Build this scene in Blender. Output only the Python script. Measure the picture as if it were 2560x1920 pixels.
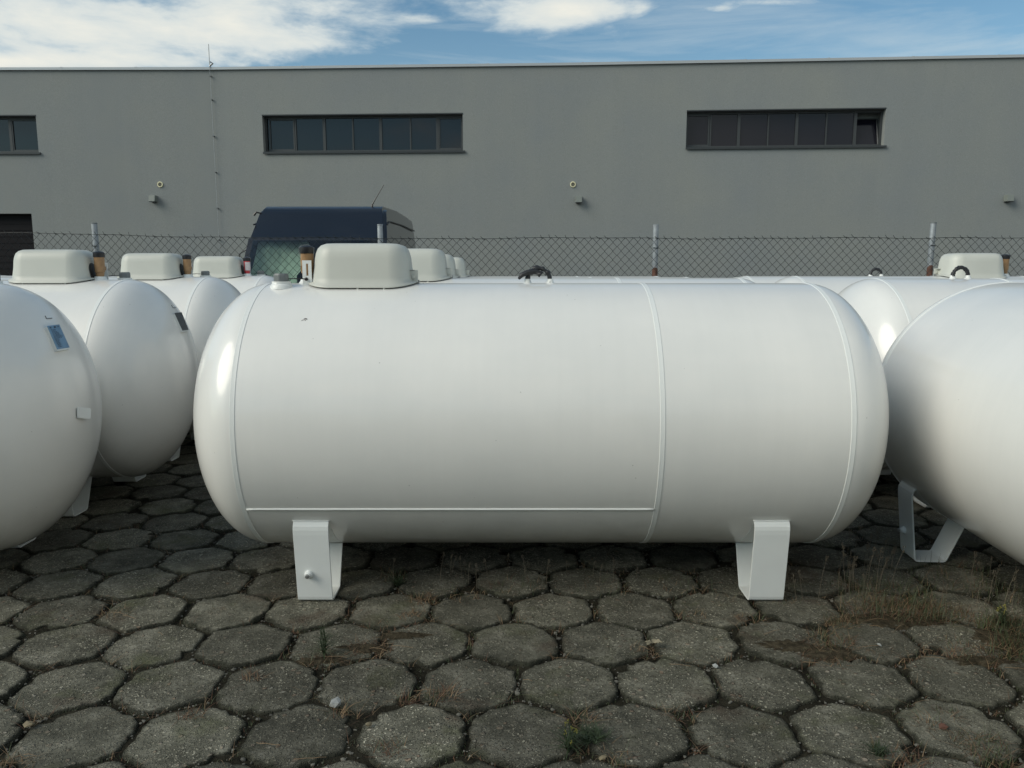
import bpy, bmesh, math, random
from mathutils import Vector, Matrix, noise
random.seed(7)
R_ = math.radians
S = bpy.context.scene
for o in list(bpy.data.objects): bpy.data.objects.remove(o)
col = S.collection

# ------------------------------------------------------------------ camera
F = 1960.0; PITCH = math.atan(288 / F); EYE = 1.4625
cam = bpy.data.cameras.new('camera'); co = bpy.data.objects.new('camera', cam); col.objects.link(co)
cam.sensor_width = 36; cam.lens = F / 2560 * 36; cam.clip_start = .05; cam.clip_end = 2000
co.location = (0, 0, EYE); co.rotation_euler = (math.pi / 2 - PITCH, 0, 0)
S.camera = co
S.render.resolution_x = 1024; S.render.resolution_y = 768
S.view_settings.view_transform = 'Standard'; S.view_settings.look = 'None'
S.view_settings.exposure = 0.14; S.view_settings.gamma = 1.0

# ------------------------------------------------------------------ sun and sky
SUN_EL, SUN_AZ = R_(35), R_(243)      # azimuth clockwise from +Y: from the left, behind the camera
sd = Vector((math.sin(SUN_AZ) * math.cos(SUN_EL), math.cos(SUN_AZ) * math.cos(SUN_EL), math.sin(SUN_EL)))
sl = bpy.data.lights.new('sun', 'SUN'); so = bpy.data.objects.new('sun', sl); col.objects.link(so)
sl.energy = 2.1; sl.angle = R_(38); sl.color = (1, .92, .79)
so.rotation_euler = sd.to_track_quat('Z', 'Y').to_euler()

W = bpy.data.worlds.new('World'); S.world = W; W.use_nodes = True
nt = W.node_tree; N = nt.nodes; Lk = nt.links; N.clear()
def wn(t, **k):
    n = N.new(t)
    for a, b in k.items(): setattr(n, a, b)
    return n
def wmath(op, a, b=None, c=None, clamp=False):
    n = wn('ShaderNodeMath', operation=op); n.use_clamp = clamp
    for i, v in enumerate((a, b, c)):
        if v is None: continue
        if isinstance(v, (int, float)): n.inputs[i].default_value = v
        else: Lk.new(v, n.inputs[i])
    return n.outputs[0]
out = wn('ShaderNodeOutputWorld'); bg = wn('ShaderNodeBackground'); Lk.new(bg.outputs[0], out.inputs[0])
bg.inputs[1].default_value = 0.1
sky = wn('ShaderNodeTexSky', sky_type='NISHITA'); sky.sun_disc = False
sky.sun_elevation = SUN_EL; sky.sun_rotation = SUN_AZ; sky.air_density = 1.0; sky.dust_density = 1.0; sky.ozone_density = 1.5
tc = wn('ShaderNodeTexCoord'); sp = wn('ShaderNodeSeparateXYZ'); Lk.new(tc.outputs['Generated'], sp.inputs[0])
x, y, z = sp.outputs
zc = wmath('MAXIMUM', z, .03)
cx = wmath('DIVIDE', x, zc); cy = wmath('DIVIDE', y, zc)
cmb = wn('ShaderNodeCombineXYZ'); Lk.new(cx, cmb.inputs[0]); Lk.new(cy, cmb.inputs[1])
def wnoise(scale, detail, rough, off, dist=0.0, sc=(1, 1, 3.2), rot=0.0):
    m = wn('ShaderNodeMapping'); m.inputs['Location'].default_value = off; m.inputs['Scale'].default_value = sc
    m.inputs['Rotation'].default_value = (0, R_(rot), 0)
    Lk.new(tc.outputs['Generated'], m.inputs[0])
    n = wn('ShaderNodeTexNoise'); n.inputs['Scale'].default_value = scale; n.inputs['Detail'].default_value = detail
    n.inputs['Roughness'].default_value = rough; n.inputs['Distortion'].default_value = dist
    Lk.new(m.outputs[0], n.inputs['Vector']); return n.outputs['Fac']
n1 = wnoise(4.2, 9, .56, (3.1, 1.7, .3), .25)
n2 = wnoise(13.0, 6, .6, (7.7, 2.2, 1.2), .3)
n3 = wnoise(3.0, 7, .62, (1.2, 5.5, 2.1), .6, (1, 1, 9), 7)
yc = wmath('MAXIMUM', y, .05)
u = wmath('DIVIDE', x, yc); v = wmath('DIVIDE', z, yc)
def gauss(u0, v0, su, sv, amp):
    a = wmath('DIVIDE', wmath('SUBTRACT', u, u0), su); b = wmath('DIVIDE', wmath('SUBTRACT', v, v0), sv)
    e = wmath('MULTIPLY', wmath('ADD', wmath('MULTIPLY', a, a), wmath('MULTIPLY', b, b)), -1.0)
    return wmath('MULTIPLY', wmath('EXPONENT', e), amp)
cov = wmath('ADD', wmath('MULTIPLY', n1, 1.0), wmath('MULTIPLY', n2, .42))
GS = [(-.40, .298, .28, .036, .30), (-.62, .248, .22, .012, .34), (-.22, .262, .14, .022, .22), (.075, .312, .115, .018, .34), (.25, .309, .03, .006, .20), (.31, .318, .05, .006, .20), (-.11, .297, .03, .006, .18),
      (.5, .29, .34, .06, -.10), (.0, .262, .12, .02, -.08)]
cov = wmath('ADD', cov, wmath('MULTIPLY', wmath('MULTIPLY', wmath('SUBTRACT', x, y), .5, clamp=True), .42))  # unseen cloud added right and behind, to brighten the left tanks' round ends
for g in GS: cov = wmath('ADD', cov, gauss(*g))
mr = wn('ShaderNodeMapRange'); mr.interpolation_type = 'SMOOTHSTEP'
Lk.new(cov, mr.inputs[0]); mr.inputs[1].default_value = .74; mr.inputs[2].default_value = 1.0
cc = wn('ShaderNodeMixRGB'); cc.inputs[1].default_value = (5.4, 6.2, 6.5, 1); cc.inputs[2].default_value = (8.2, 8.05, 7.2, 1)
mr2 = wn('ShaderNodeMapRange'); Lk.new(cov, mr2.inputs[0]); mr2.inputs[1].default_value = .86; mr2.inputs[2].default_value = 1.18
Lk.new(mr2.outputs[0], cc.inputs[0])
skm = wn('ShaderNodeMixRGB', blend_type='MULTIPLY'); skm.inputs[0].default_value = 1; skm.inputs[2].default_value = (.76, 1.0, 1.0, 1)
Lk.new(sky.outputs[0], skm.inputs[1])
wsp_ = wn('ShaderNodeMapRange'); Lk.new(n3, wsp_.inputs[0]); wsp_.inputs[1].default_value = .46; wsp_.inputs[2].default_value = .72; wsp_.inputs[4].default_value = .42
haz = wn('ShaderNodeMapRange'); Lk.new(z, haz.inputs[0]); haz.inputs[1].default_value = .30; haz.inputs[2].default_value = .19; haz.inputs[4].default_value = .12
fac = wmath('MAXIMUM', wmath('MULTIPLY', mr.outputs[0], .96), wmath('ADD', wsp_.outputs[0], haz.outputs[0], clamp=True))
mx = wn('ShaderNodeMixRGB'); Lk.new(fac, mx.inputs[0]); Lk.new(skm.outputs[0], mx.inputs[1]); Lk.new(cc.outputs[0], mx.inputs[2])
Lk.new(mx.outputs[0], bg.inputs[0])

# ------------------------------------------------------------------ projection helpers: a pixel of the photo at a known depth -> a real point
cP, sP = math.cos(PITCH), math.sin(PITCH)
def ray(px, py):
    a, b = (px - 1280) / F, (py - 960) / F
    return Vector((a, cP - b * sP, -sP - b * cP))
def at(px, py, Y):
    d = ray(px, py); return Vector((0, 0, EYE)) + d * (Y / d.y)
def onground(dx, dy, z=0.0):          # dx, dy measured on the 2212-pixel wide view
    d = ray(dx * 2560 / 2212, dy * 2560 / 2212); return Vector((0, 0, EYE)) + d * ((z - EYE) / d.z)

# ------------------------------------------------------------------ materials
MATS = {}
def mat(name, base, rough=.5, metal=0.0, spec=.5, coat=0.0, var=0.0, vscale=8.0, bump=0.0, bscale=60.0, bdist=.002, coatr=.1, det=6):
    m = bpy.data.materials.new(name); m.use_nodes = True; t = m.node_tree; b = t.nodes['Principled BSDF']
    b.inputs['Base Color'].default_value = (*base, 1); b.inputs['Roughness'].default_value = rough
    b.inputs['Metallic'].default_value = metal; b.inputs['Specular IOR Level'].default_value = spec
    b.inputs['Coat Weight'].default_value = coat; b.inputs['Coat Roughness'].default_value = coatr
    tcn = t.nodes.new('ShaderNodeTexCoord')
    if var:
        n = t.nodes.new('ShaderNodeTexNoise'); n.inputs['Scale'].default_value = vscale; n.inputs['Detail'].default_value = det
        t.links.new(tcn.outputs['Object'], n.inputs['Vector'])
        r = t.nodes.new('ShaderNodeMapRange'); r.inputs[1].default_value = .3; r.inputs[2].default_value = .7
        r.inputs[3].default_value = 1 - var; r.inputs[4].default_value = 1 + var * .6
        t.links.new(n.outputs['Fac'], r.inputs[0])
        mm = t.nodes.new('ShaderNodeMixRGB'); mm.blend_type = 'MULTIPLY'; mm.inputs[0].default_value = 1; mm.inputs[1].default_value = (*base, 1)
        t.links.new(r.outputs[0], mm.inputs[2]); t.links.new(mm.outputs[0], b.inputs['Base Color'])
    if bump:
        n = t.nodes.new('ShaderNodeTexNoise'); n.inputs['Scale'].default_value = bscale; n.inputs['Detail'].default_value = 4
        t.links.new(tcn.outputs['Object'], n.inputs['Vector'])
        bp = t.nodes.new('ShaderNodeBump'); bp.inputs['Strength'].default_value = bump; bp.inputs['Distance'].default_value = bdist
        t.links.new(n.outputs['Fac'], bp.inputs['Height']); t.links.new(bp.outputs[0], b.inputs['Normal'])
    MATS[name] = m; return m

def nd(t, ty, **k):
    n = t.nodes.new(ty)
    for a, b in k.items(): setattr(n, a, b)
    return n
def shell_mat():
    m = mat('white_gloss_paint', (.76, .77, .74), .30, spec=.5, coat=.6, coatr=.11)
    t = m.node_tree; b = t.nodes['Principled BSDF']; L = t.links.new
    tcn = nd(t, 'ShaderNodeTexCoord')
    sx = nd(t, 'ShaderNodeSeparateXYZ'); L(tcn.outputs['Object'], sx.inputs[0])
    # faint chalky marbling of the paint
    n = nd(t, 'ShaderNodeTexNoise'); n.inputs['Scale'].default_value = 1.7; n.inputs['Detail'].default_value = 5; n.inputs['Roughness'].default_value = .6; L(tcn.outputs['Object'], n.inputs['Vector'])
    r = nd(t, 'ShaderNodeValToRGB'); L(n.outputs['Fac'], r.inputs[0])
    r.color_ramp.elements[0].position = .3; r.color_ramp.elements[0].color = (.73, .725, .69, 1)
    r.color_ramp.elements[1].position = .7; r.color_ramp.elements[1].color = (.80, .785, .74, 1)
    # thin rain streaks of dust running down round the shell (stretched in angle)
    mp = nd(t, 'ShaderNodeMapping'); mp.inputs['Scale'].default_value = (16, 1.0, 1.0); L(tcn.outputs['Object'], mp.inputs[0])
    n3 = nd(t, 'ShaderNodeTexNoise'); n3.inputs['Scale'].default_value = 1.6; n3.inputs['Detail'].default_value = 5; L(mp.outputs[0], n3.inputs['Vector'])
    r3 = nd(t, 'ShaderNodeMapRange'); r3.inputs[1].default_value = .35; r3.inputs[2].default_value = .75; r3.inputs[3].default_value = 1.0; r3.inputs[4].default_value = .98; L(n3.outputs['Fac'], r3.inputs[0])
    m3 = nd(t, 'ShaderNodeMixRGB', blend_type='MULTIPLY'); m3.inputs[0].default_value = 1; L(r.outputs[0], m3.inputs[1]); L(r3.outputs[0], m3.inputs[2])
    # tiny dark dirt spots, sparse
    vo = nd(t, 'ShaderNodeTexVoronoi'); vo.inputs['Scale'].default_value = 11; L(tcn.outputs['Object'], vo.inputs['Vector'])
    lt = nd(t, 'ShaderNodeMath', operation='LESS_THAN'); lt.inputs[1].default_value = .030; L(vo.outputs['Distance'], lt.inputs[0])
    m4 = nd(t, 'ShaderNodeMixRGB'); m4.inputs[2].default_value = (.32, .31, .28, 1); L(m3.outputs[0], m4.inputs[1])
    mm = nd(t, 'ShaderNodeMath', operation='MULTIPLY'); mm.inputs[1].default_value = .55; L(lt.outputs[0], mm.inputs[0]); L(mm.outputs[0], m4.inputs[0])
    # grey-brown mottling, stronger towards the belly of the shell
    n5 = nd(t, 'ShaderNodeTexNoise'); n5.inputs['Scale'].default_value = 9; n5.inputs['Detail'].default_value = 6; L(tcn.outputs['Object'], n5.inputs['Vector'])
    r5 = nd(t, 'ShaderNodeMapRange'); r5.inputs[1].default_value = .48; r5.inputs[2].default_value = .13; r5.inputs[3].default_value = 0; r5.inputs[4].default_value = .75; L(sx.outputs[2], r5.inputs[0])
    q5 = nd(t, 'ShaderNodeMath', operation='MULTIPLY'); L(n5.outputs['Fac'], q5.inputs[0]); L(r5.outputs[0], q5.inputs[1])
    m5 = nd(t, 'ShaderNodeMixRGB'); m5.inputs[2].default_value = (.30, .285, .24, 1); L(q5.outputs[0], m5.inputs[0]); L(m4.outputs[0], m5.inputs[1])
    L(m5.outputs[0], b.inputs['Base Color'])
    # gentle unevenness of rolled plate + orange peel
    n6 = nd(t, 'ShaderNodeTexNoise'); n6.inputs['Scale'].default_value = 3.2; n6.inputs['Detail'].default_value = 2; L(tcn.outputs['Object'], n6.inputs['Vector'])
    b1 = nd(t, 'ShaderNodeBump'); b1.inputs['Strength'].default_value = .35; b1.inputs['Distance'].default_value = .006; L(n6.outputs['Fac'], b1.inputs['Height'])
    n7 = nd(t, 'ShaderNodeTexNoise'); n7.inputs['Scale'].default_value = 160; L(tcn.outputs['Object'], n7.inputs['Vector'])
    b2 = nd(t, 'ShaderNodeBump'); b2.inputs['Strength'].default_value = .25; b2.inputs['Distance'].default_value = .0006; L(n7.outputs['Fac'], b2.inputs['Height']); L(b1.outputs[0], b2.inputs['Normal'])
    L(b2.outputs[0], b.inputs['Normal'])
    n8 = nd(t, 'ShaderNodeMapRange'); n8.inputs[3].default_value = .24; n8.inputs[4].default_value = .42; L(n.outputs['Fac'], n8.inputs[0]); L(n8.outputs[0], b.inputs['Roughness'])
    return m
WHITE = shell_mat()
WLEG = mat('white_leg_paint', (.74, .76, .74), .38, coat=.15, var=.05, vscale=5, bump=.2, bscale=120, bdist=.001)
WELD = mat('painted_weld', (.76, .77, .74), .35, bump=.5, bscale=70, bdist=.002)
LID = mat('grey_green_plastic', (.54, .545, .49), .42, spec=.45, var=.06, vscale=4, bump=.15, bscale=300, bdist=.0004)
BLACKP = mat('black_plastic', (.012, .012, .014), .4, var=.2, vscale=30)
BLACKT = mat('black_tape', (.018, .019, .021), .45, var=.5, vscale=60, bump=1, bscale=60, bdist=.004)
BROWN = mat('brown_paper_tape', (.33, .195, .095), .42, spec=.4, var=.18, vscale=40, bump=.5, bscale=45, bdist=.002)
REDT = mat('red_plastic_tape', (.55, .05, .06), .35, var=.15, vscale=30)
WHT = mat('clear_white_wrap', (.62, .56, .56), .35, var=.15, vscale=30)
GREYP = mat('grey_plastic_cap', (.17, .185, .185), .5, var=.12, vscale=30)
STEEL = mat('dull_steel', (.35, .35, .34), .4, metal=.8, var=.2, vscale=60)
GALV = mat('galvanised_steel', (.36, .385, .40), .55, metal=.35, var=.25, vscale=18, bump=.2, bscale=80)
RUST = mat('rusty_post', (.16, .075, .05), .8, var=.4, vscale=25)
WIRE = mat('green_black_coated_wire', (.006, .010, .010), .45)
SCUFF = mat('black_scuff', (.02, .02, .02), .7)
PLATE = mat('blue_data_plate', (.20, .33, .46), .3, metal=.35, var=.15, vscale=20)
PLATE2 = mat('dark_data_plate', (.085, .095, .105), .3, metal=.5, var=.45, vscale=70)
PRINT = mat('plate_print', (.02, .035, .06), .5)
FRAMEM = mat('window_frame_grey', (.045, .05, .052), .45)
SILL = mat('window_sill_grey', (.035, .04, .042), .4)
GLASS = mat('dark_window_glass', (.006, .008, .012), .04, spec=.55)
GLASSR = mat('dim_window_glass', (.010, .010, .016), .10, spec=.35)
DARK = mat('dark_interior', (.006, .006, .007), .8)
CAPM = mat('parapet_metal', (.44, .46, .47), .4, metal=.3)
DOORM = mat('dark_roller_door', (.006, .005, .007), .6, spec=.2)
NAVY = mat('navy_van_paint', (.004, .006, .011), .30, spec=.45, coat=.6, coatr=.05, var=.15, vscale=2, bump=.05, bscale=3, bdist=.01)
VSIDE = NAVY
TYRE = mat('tyre_rubber', (.015, .015, .015), .8)
RIM = mat('wheel_metal', (.3, .3, .31), .35, metal=.9)
LAMPG = mat('lamp_glass', (.5, .5, .5), .1)
CURT = mat('pale_cloth', (.52, .60, .52), .8, var=.3, vscale=5)
YEL = mat('yellowed_plastic', (.72, .68, .45), .5)
YELG = mat('vent_grille_grey', (.22, .21, .16), .6)
BOXM = mat('grey_lamp_box', (.20, .22, .20), .5)
GREEN = mat('weed_green', (.030, .048, .018), .6, var=.4, vscale=9)
GREEN2 = mat('grass_green', (.05, .065, .025), .6, var=.4, vscale=9)
DRY = mat('dry_grass', (.20, .135, .075), .8, var=.4, vscale=12)
RED = mat('reddish_dead_grass', (.11, .055, .03), .85, var=.4, vscale=12)
SEEDM = mat('grass_seed', (.12, .10, .07), .85, var=.4, vscale=12)
LEAF = mat('dead_leaf', (.25, .22, .15), .75, var=.3, vscale=30, bump=.5, bscale=40)
STONE = mat('pebble', (.12, .115, .095), .85, var=.5, vscale=6)
STONEW = mat('white_stone', (.30, .31, .30), .8, var=.25, vscale=30, bump=.6, bscale=60, bdist=.004)
YFL = mat('yellow_flower', (.30, .27, .06), .7)
# glass that can be looked through (van windscreen)
WS = bpy.data.materials.new('windscreen_glass'); WS.use_nodes = True
t = WS.node_tree; t.nodes.clear(); o_ = nd(t, 'ShaderNodeOutputMaterial'); mxs = nd(t, 'ShaderNodeMixShader'); tr = nd(t, 'ShaderNodeBsdfTransparent'); gl = nd(t, 'ShaderNodeBsdfGlossy'); fr = nd(t, 'ShaderNodeFresnel')
tr.inputs[0].default_value = (.60, .68, .63, 1); gl.inputs['Roughness'].default_value = .03; fr.inputs[0].default_value = 1.5
t.links.new(fr.outputs[0], mxs.inputs[0]); t.links.new(tr.outputs[0], mxs.inputs[1]); t.links.new(gl.outputs[0], mxs.inputs[2]); t.links.new(mxs.outputs[0], o_.inputs[0])

def wall_mat():
    m = mat('grey_render', (.24, .255, .245), .9, spec=.2); t = m.node_tree; b = t.nodes['Principled BSDF']; L = t.links.new
    tcn = nd(t, 'ShaderNodeTexCoord')
    n = nd(t, 'ShaderNodeTexNoise'); n.inputs['Scale'].default_value = .55; n.inputs['Detail'].default_value = 7; n.inputs['Roughness'].default_value = .6; L(tcn.outputs['Object'], n.inputs['Vector'])
    r = nd(t, 'ShaderNodeValToRGB'); L(n.outputs['Fac'], r.inputs[0])
    r.color_ramp.elements[0].position = .3; r.color_ramp.elements[0].color = (.236, .254, .256, 1)
    r.color_ramp.elements[1].position = .72; r.color_ramp.elements[1].color = (.264, .276, .260, 1)
    n2 = nd(t, 'ShaderNodeTexNoise'); n2.inputs['Scale'].default_value = 60; n2.inputs['Detail'].default_value = 3; L(tcn.outputs['Object'], n2.inputs['Vector'])
    r2 = nd(t, 'ShaderNodeMapRange'); r2.inputs[1].default_value = .3; r2.inputs[2].default_value = .7; r2.inputs[3].default_value = .9; r2.inputs[4].default_value = 1.1; L(n2.outputs['Fac'], r2.inputs[0])
    mp = nd(t, 'ShaderNodeMapping'); mp.inputs['Scale'].default_value = (3.0, 3.0, .12); L(tcn.outputs['Object'], mp.inputs[0])
    n4 = nd(t, 'ShaderNodeTexNoise'); n4.inputs['Scale'].default_value = 1.3; n4.inputs['Detail'].default_value = 5; L(mp.outputs[0], n4.inputs['Vector'])
    r4 = nd(t, 'ShaderNodeMapRange'); r4.inputs[1].default_value = .35; r4.inputs[2].default_value = .7; r4.inputs[3].default_value = .99; r4.inputs[4].default_value = 1.01; L(n4.outputs['Fac'], r4.inputs[0])
    m1 = nd(t, 'ShaderNodeMixRGB', blend_type='MULTIPLY'); m1.inputs[0].default_value = 1; L(r.outputs[0], m1.inputs[1]); L(r2.outputs[0], m1.inputs[2])
    m2 = nd(t, 'ShaderNodeMixRGB', blend_type='MULTIPLY'); m2.inputs[0].default_value = 1; L(m1.outputs[0], m2.inputs[1]); L(r4.outputs[0], m2.inputs[2])
    L(m2.outputs[0], b.inputs['Base Color'])
    bp = nd(t, 'ShaderNodeBump'); bp.inputs['Strength'].default_value = .5; bp.inputs['Distance'].default_value = .006; L(n2.outputs['Fac'], bp.inputs['Height']); L(bp.outputs[0], b.inputs['Normal'])
    return m
WALL = wall_mat()

def slab_mat():
    m = mat('exposed_aggregate_concrete', (.08, .08, .07), .92, spec=.25); t = m.node_tree; b = t.nodes['Principled BSDF']; L = t.links.new
    tcn = nd(t, 'ShaderNodeTexCoord'); OC = tcn.outputs['Object']
    at_ = nd(t, 'ShaderNodeAttribute', attribute_name='tone')
    # cement paste, mottled
    n = nd(t, 'ShaderNodeTexNoise'); n.inputs['Scale'].default_value = 7; n.inputs['Detail'].default_value = 9; n.inputs['Roughness'].default_value = .68; L(OC, n.inputs['Vector'])
    r = nd(t, 'ShaderNodeValToRGB'); L(n.outputs['Fac'], r.inputs[0])
    e = r.color_ramp.elements; e[0].position = .30; e[0].color = (.030, .030, .022, 1); e[1].position = .70; e[1].color = (.165, .158, .126, 1)
    e2 = e.new(.52); e2.color = (.084, .081, .062, 1)
    # aggregate stones, two sizes
    def agg(scale, lo, hi, thr):
        nn = nd(t, 'ShaderNodeTexNoise'); nn.inputs['Scale'].default_value = scale * .5; L(OC, nn.inputs['Vector'])
        mxv = nd(t, 'ShaderNodeMixRGB'); mxv.inputs[0].default_value = .03; L(OC, mxv.inputs[1]); L(nn.outputs['Color'], mxv.inputs[2])
        vo = nd(t, 'ShaderNodeTexVoronoi'); vo.inputs['Scale'].default_value = scale; L(mxv.outputs[0], vo.inputs['Vector'])
        sr = nd(t, 'ShaderNodeSeparateColor'); L(vo.outputs['Color'], sr.inputs[0])
        g = nd(t, 'ShaderNodeMath', operation='GREATER_THAN'); g.inputs[1].default_value = thr; L(sr.outputs[0], g.inputs[0])
        d = nd(t, 'ShaderNodeMapRange'); d.inputs[1].default_value = hi; d.inputs[2].default_value = lo; L(vo.outputs['Distance'], d.inputs[0])
        q = nd(t, 'ShaderNodeMath', operation='MULTIPLY'); L(g.outputs[0], q.inputs[0]); L(d.outputs[0], q.inputs[1])
        return q.outputs[0], sr.outputs[1]
    a1, c1 = agg(120, .30, .55, .15); a2, c2 = agg(42, .24, .40, .84)
    cr = nd(t, 'ShaderNodeValToRGB'); L(c1, cr.inputs[0]); e = cr.color_ramp.elements
    e[0].color = (.060, .060, .046, 1); e[1].color = (.38, .36, .28, 1); e3 = e.new(.55); e3.color = (.18, .17, .13, 1)
    cr2 = nd(t, 'ShaderNodeValToRGB'); L(c2, cr2.inputs[0]); e = cr2.color_ramp.elements
    e[0].color = (.16, .12, .085, 1); e[1].color = (.24, .23, .19, 1)
    # aggregate only shows where the paste has worn off
    nw = nd(t, 'ShaderNodeTexNoise'); nw.inputs['Scale'].default_value = 4.2; nw.inputs['Detail'].default_value = 4; L(OC, nw.inputs['Vector'])
    rw = nd(t, 'ShaderNodeMapRange'); rw.inputs[1].default_value = .36; rw.inputs[2].default_value = .60; rw.inputs[3].default_value = .55; L(nw.outputs['Fac'], rw.inputs[0])
    w1 = nd(t, 'ShaderNodeMath', operation='MULTIPLY'); L(a1, w1.inputs[0]); ww_ = nd(t, 'ShaderNodeMath', operation='MULTIPLY'); ss_ = nd(t, 'ShaderNodeSeparateColor'); L(at_.outputs['Color'], ss_.inputs[0]); L(rw.outputs[0], ww_.inputs[0]); L(ss_.outputs[2], ww_.inputs[1]); L(ww_.outputs[0], w1.inputs[1])
    m1 = nd(t, 'ShaderNodeMixRGB'); L(w1.outputs[0], m1.inputs[0]); L(r.outputs[0], m1.inputs[1]); L(cr.outputs[0], m1.inputs[2])
    w2 = nd(t, 'ShaderNodeMath', operation='MULTIPLY'); L(a2, w2.inputs[0]); L(ss_.outputs[2], w2.inputs[1])
    m2 = nd(t, 'ShaderNodeMixRGB'); L(w2.outputs[0], m2.inputs[0]); L(m1.outputs[0], m2.inputs[1]); L(cr2.outputs[0], m2.inputs[2])
    # moss and brown soil films
    n3 = nd(t, 'ShaderNodeTexNoise'); n3.inputs['Scale'].default_value = 3.1; n3.inputs['Detail'].default_value = 8; n3.inputs['Roughness'].default_value = .65; L(OC, n3.inputs['Vector'])
    r3 = nd(t, 'ShaderNodeMapRange'); r3.inputs[1].default_value = .54; r3.inputs[2].default_value = .70; r3.inputs[4].default_value = .75; L(n3.outputs['Fac'], r3.inputs[0])
    m3 = nd(t, 'ShaderNodeMixRGB'); m3.inputs[2].default_value = (.058, .062, .030, 1); L(r3.outputs[0], m3.inputs[0]); L(m2.outputs[0], m3.inputs[1])
    mp = nd(t, 'ShaderNodeMapping'); mp.inputs['Location'].default_value = (5, 3, 1); L(OC, mp.inputs[0])
    n4 = nd(t, 'ShaderNodeTexNoise'); n4.inputs['Scale'].default_value = 2.3; n4.inputs['Detail'].default_value = 8; n4.inputs['Roughness'].default_value = .65; L(mp.outputs[0], n4.inputs['Vector'])
    r4 = nd(t, 'ShaderNodeMapRange'); r4.inputs[1].default_value = .58; r4.inputs[2].default_value = .70; r4.inputs[4].default_value = .85; L(n4.outputs['Fac'], r4.inputs[0])
    m4 = nd(t, 'ShaderNodeMixRGB'); m4.inputs[2].default_value = (.058, .043, .030, 1); L(r4.outputs[0], m4.inputs[0]); L(m3.outputs[0], m4.inputs[1])
    # pale lime patches
    mp5 = nd(t, 'ShaderNodeMapping'); mp5.inputs['Location'].default_value = (1.3, 9, 4); L(OC, mp5.inputs[0])
    n5 = nd(t, 'ShaderNodeTexNoise'); n5.inputs['Scale'].default_value = 4.5; n5.inputs['Detail'].default_value = 9; n5.inputs['Roughness'].default_value = .7; L(mp5.outputs[0], n5.inputs['Vector'])
    r5 = nd(t, 'ShaderNodeMapRange'); r5.inputs[1].default_value = .64; r5.inputs[2].default_value = .72; r5.inputs[4].default_value = .55; L(n5.outputs['Fac'], r5.inputs[0])
    m5 = nd(t, 'ShaderNodeMixRGB'); m5.inputs[2].default_value = (.20, .195, .165, 1); L(r5.outputs[0], m5.inputs[0]); L(m4.outputs[0], m5.inputs[1])
    # per-slab tone (red) and mossy rim (green)
    st = nd(t, 'ShaderNodeSeparateColor'); L(at_.outputs['Color'], st.inputs[0])
    m6 = nd(t, 'ShaderNodeMixRGB', blend_type='MULTIPLY'); m6.inputs[0].default_value = 1; L(m5.outputs[0], m6.inputs[1]); L(st.outputs[0], m6.inputs[2])
    n6 = nd(t, 'ShaderNodeTexNoise'); n6.inputs['Scale'].default_value = 22; n6.inputs['Detail'].default_value = 5; L(OC, n6.inputs['Vector'])
    s6 = nd(t, 'ShaderNodeMath', operation='ADD'); L(st.outputs[1], s6.inputs[0]); L(n6.outputs['Fac'], s6.inputs[1])
    r6 = nd(t, 'ShaderNodeMapRange'); r6.inputs[1].default_value = 1.15; r6.inputs[2].default_value = 1.45; r6.inputs[4].default_value = .85; L(s6.outputs[0], r6.inputs[0])
    m7 = nd(t, 'ShaderNodeMixRGB'); m7.inputs[2].default_value = (.020, .021, .013, 1); L(r6.outputs[0], m7.inputs[0]); L(m6.outputs[0], m7.inputs[1])
    L(m7.outputs[0], b.inputs['Base Color'])
    hs = nd(t, 'ShaderNodeMath', operation='MULTIPLY_ADD'); hs.inputs[1].default_value = 1.0; L(w1.outputs[0], hs.inputs[0]); L(n.outputs['Fac'], hs.inputs[2])
    hs2 = nd(t, 'ShaderNodeMath', operation='ADD'); L(hs.outputs[0], hs2.inputs[0]); L(w2.outputs[0], hs2.inputs[1])
    bp = nd(t, 'ShaderNodeBump'); bp.inputs['Strength'].default_value = 1.0; bp.inputs['Distance'].default_value = .012; L(hs2.outputs[0], bp.inputs['Height']); L(bp.outputs[0], b.inputs['Normal'])
    return m
SLAB = slab_mat()
SOIL = mat('dark_mossy_soil', (.024, .022, .015), .95, spec=.1, var=.55, vscale=14, bump=1, bscale=90, bdist=.01)
ASPH = mat('old_asphalt', (.05, .05, .048), .9, var=.25, vscale=3, bump=.5, bscale=60, bdist=.004)

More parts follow.
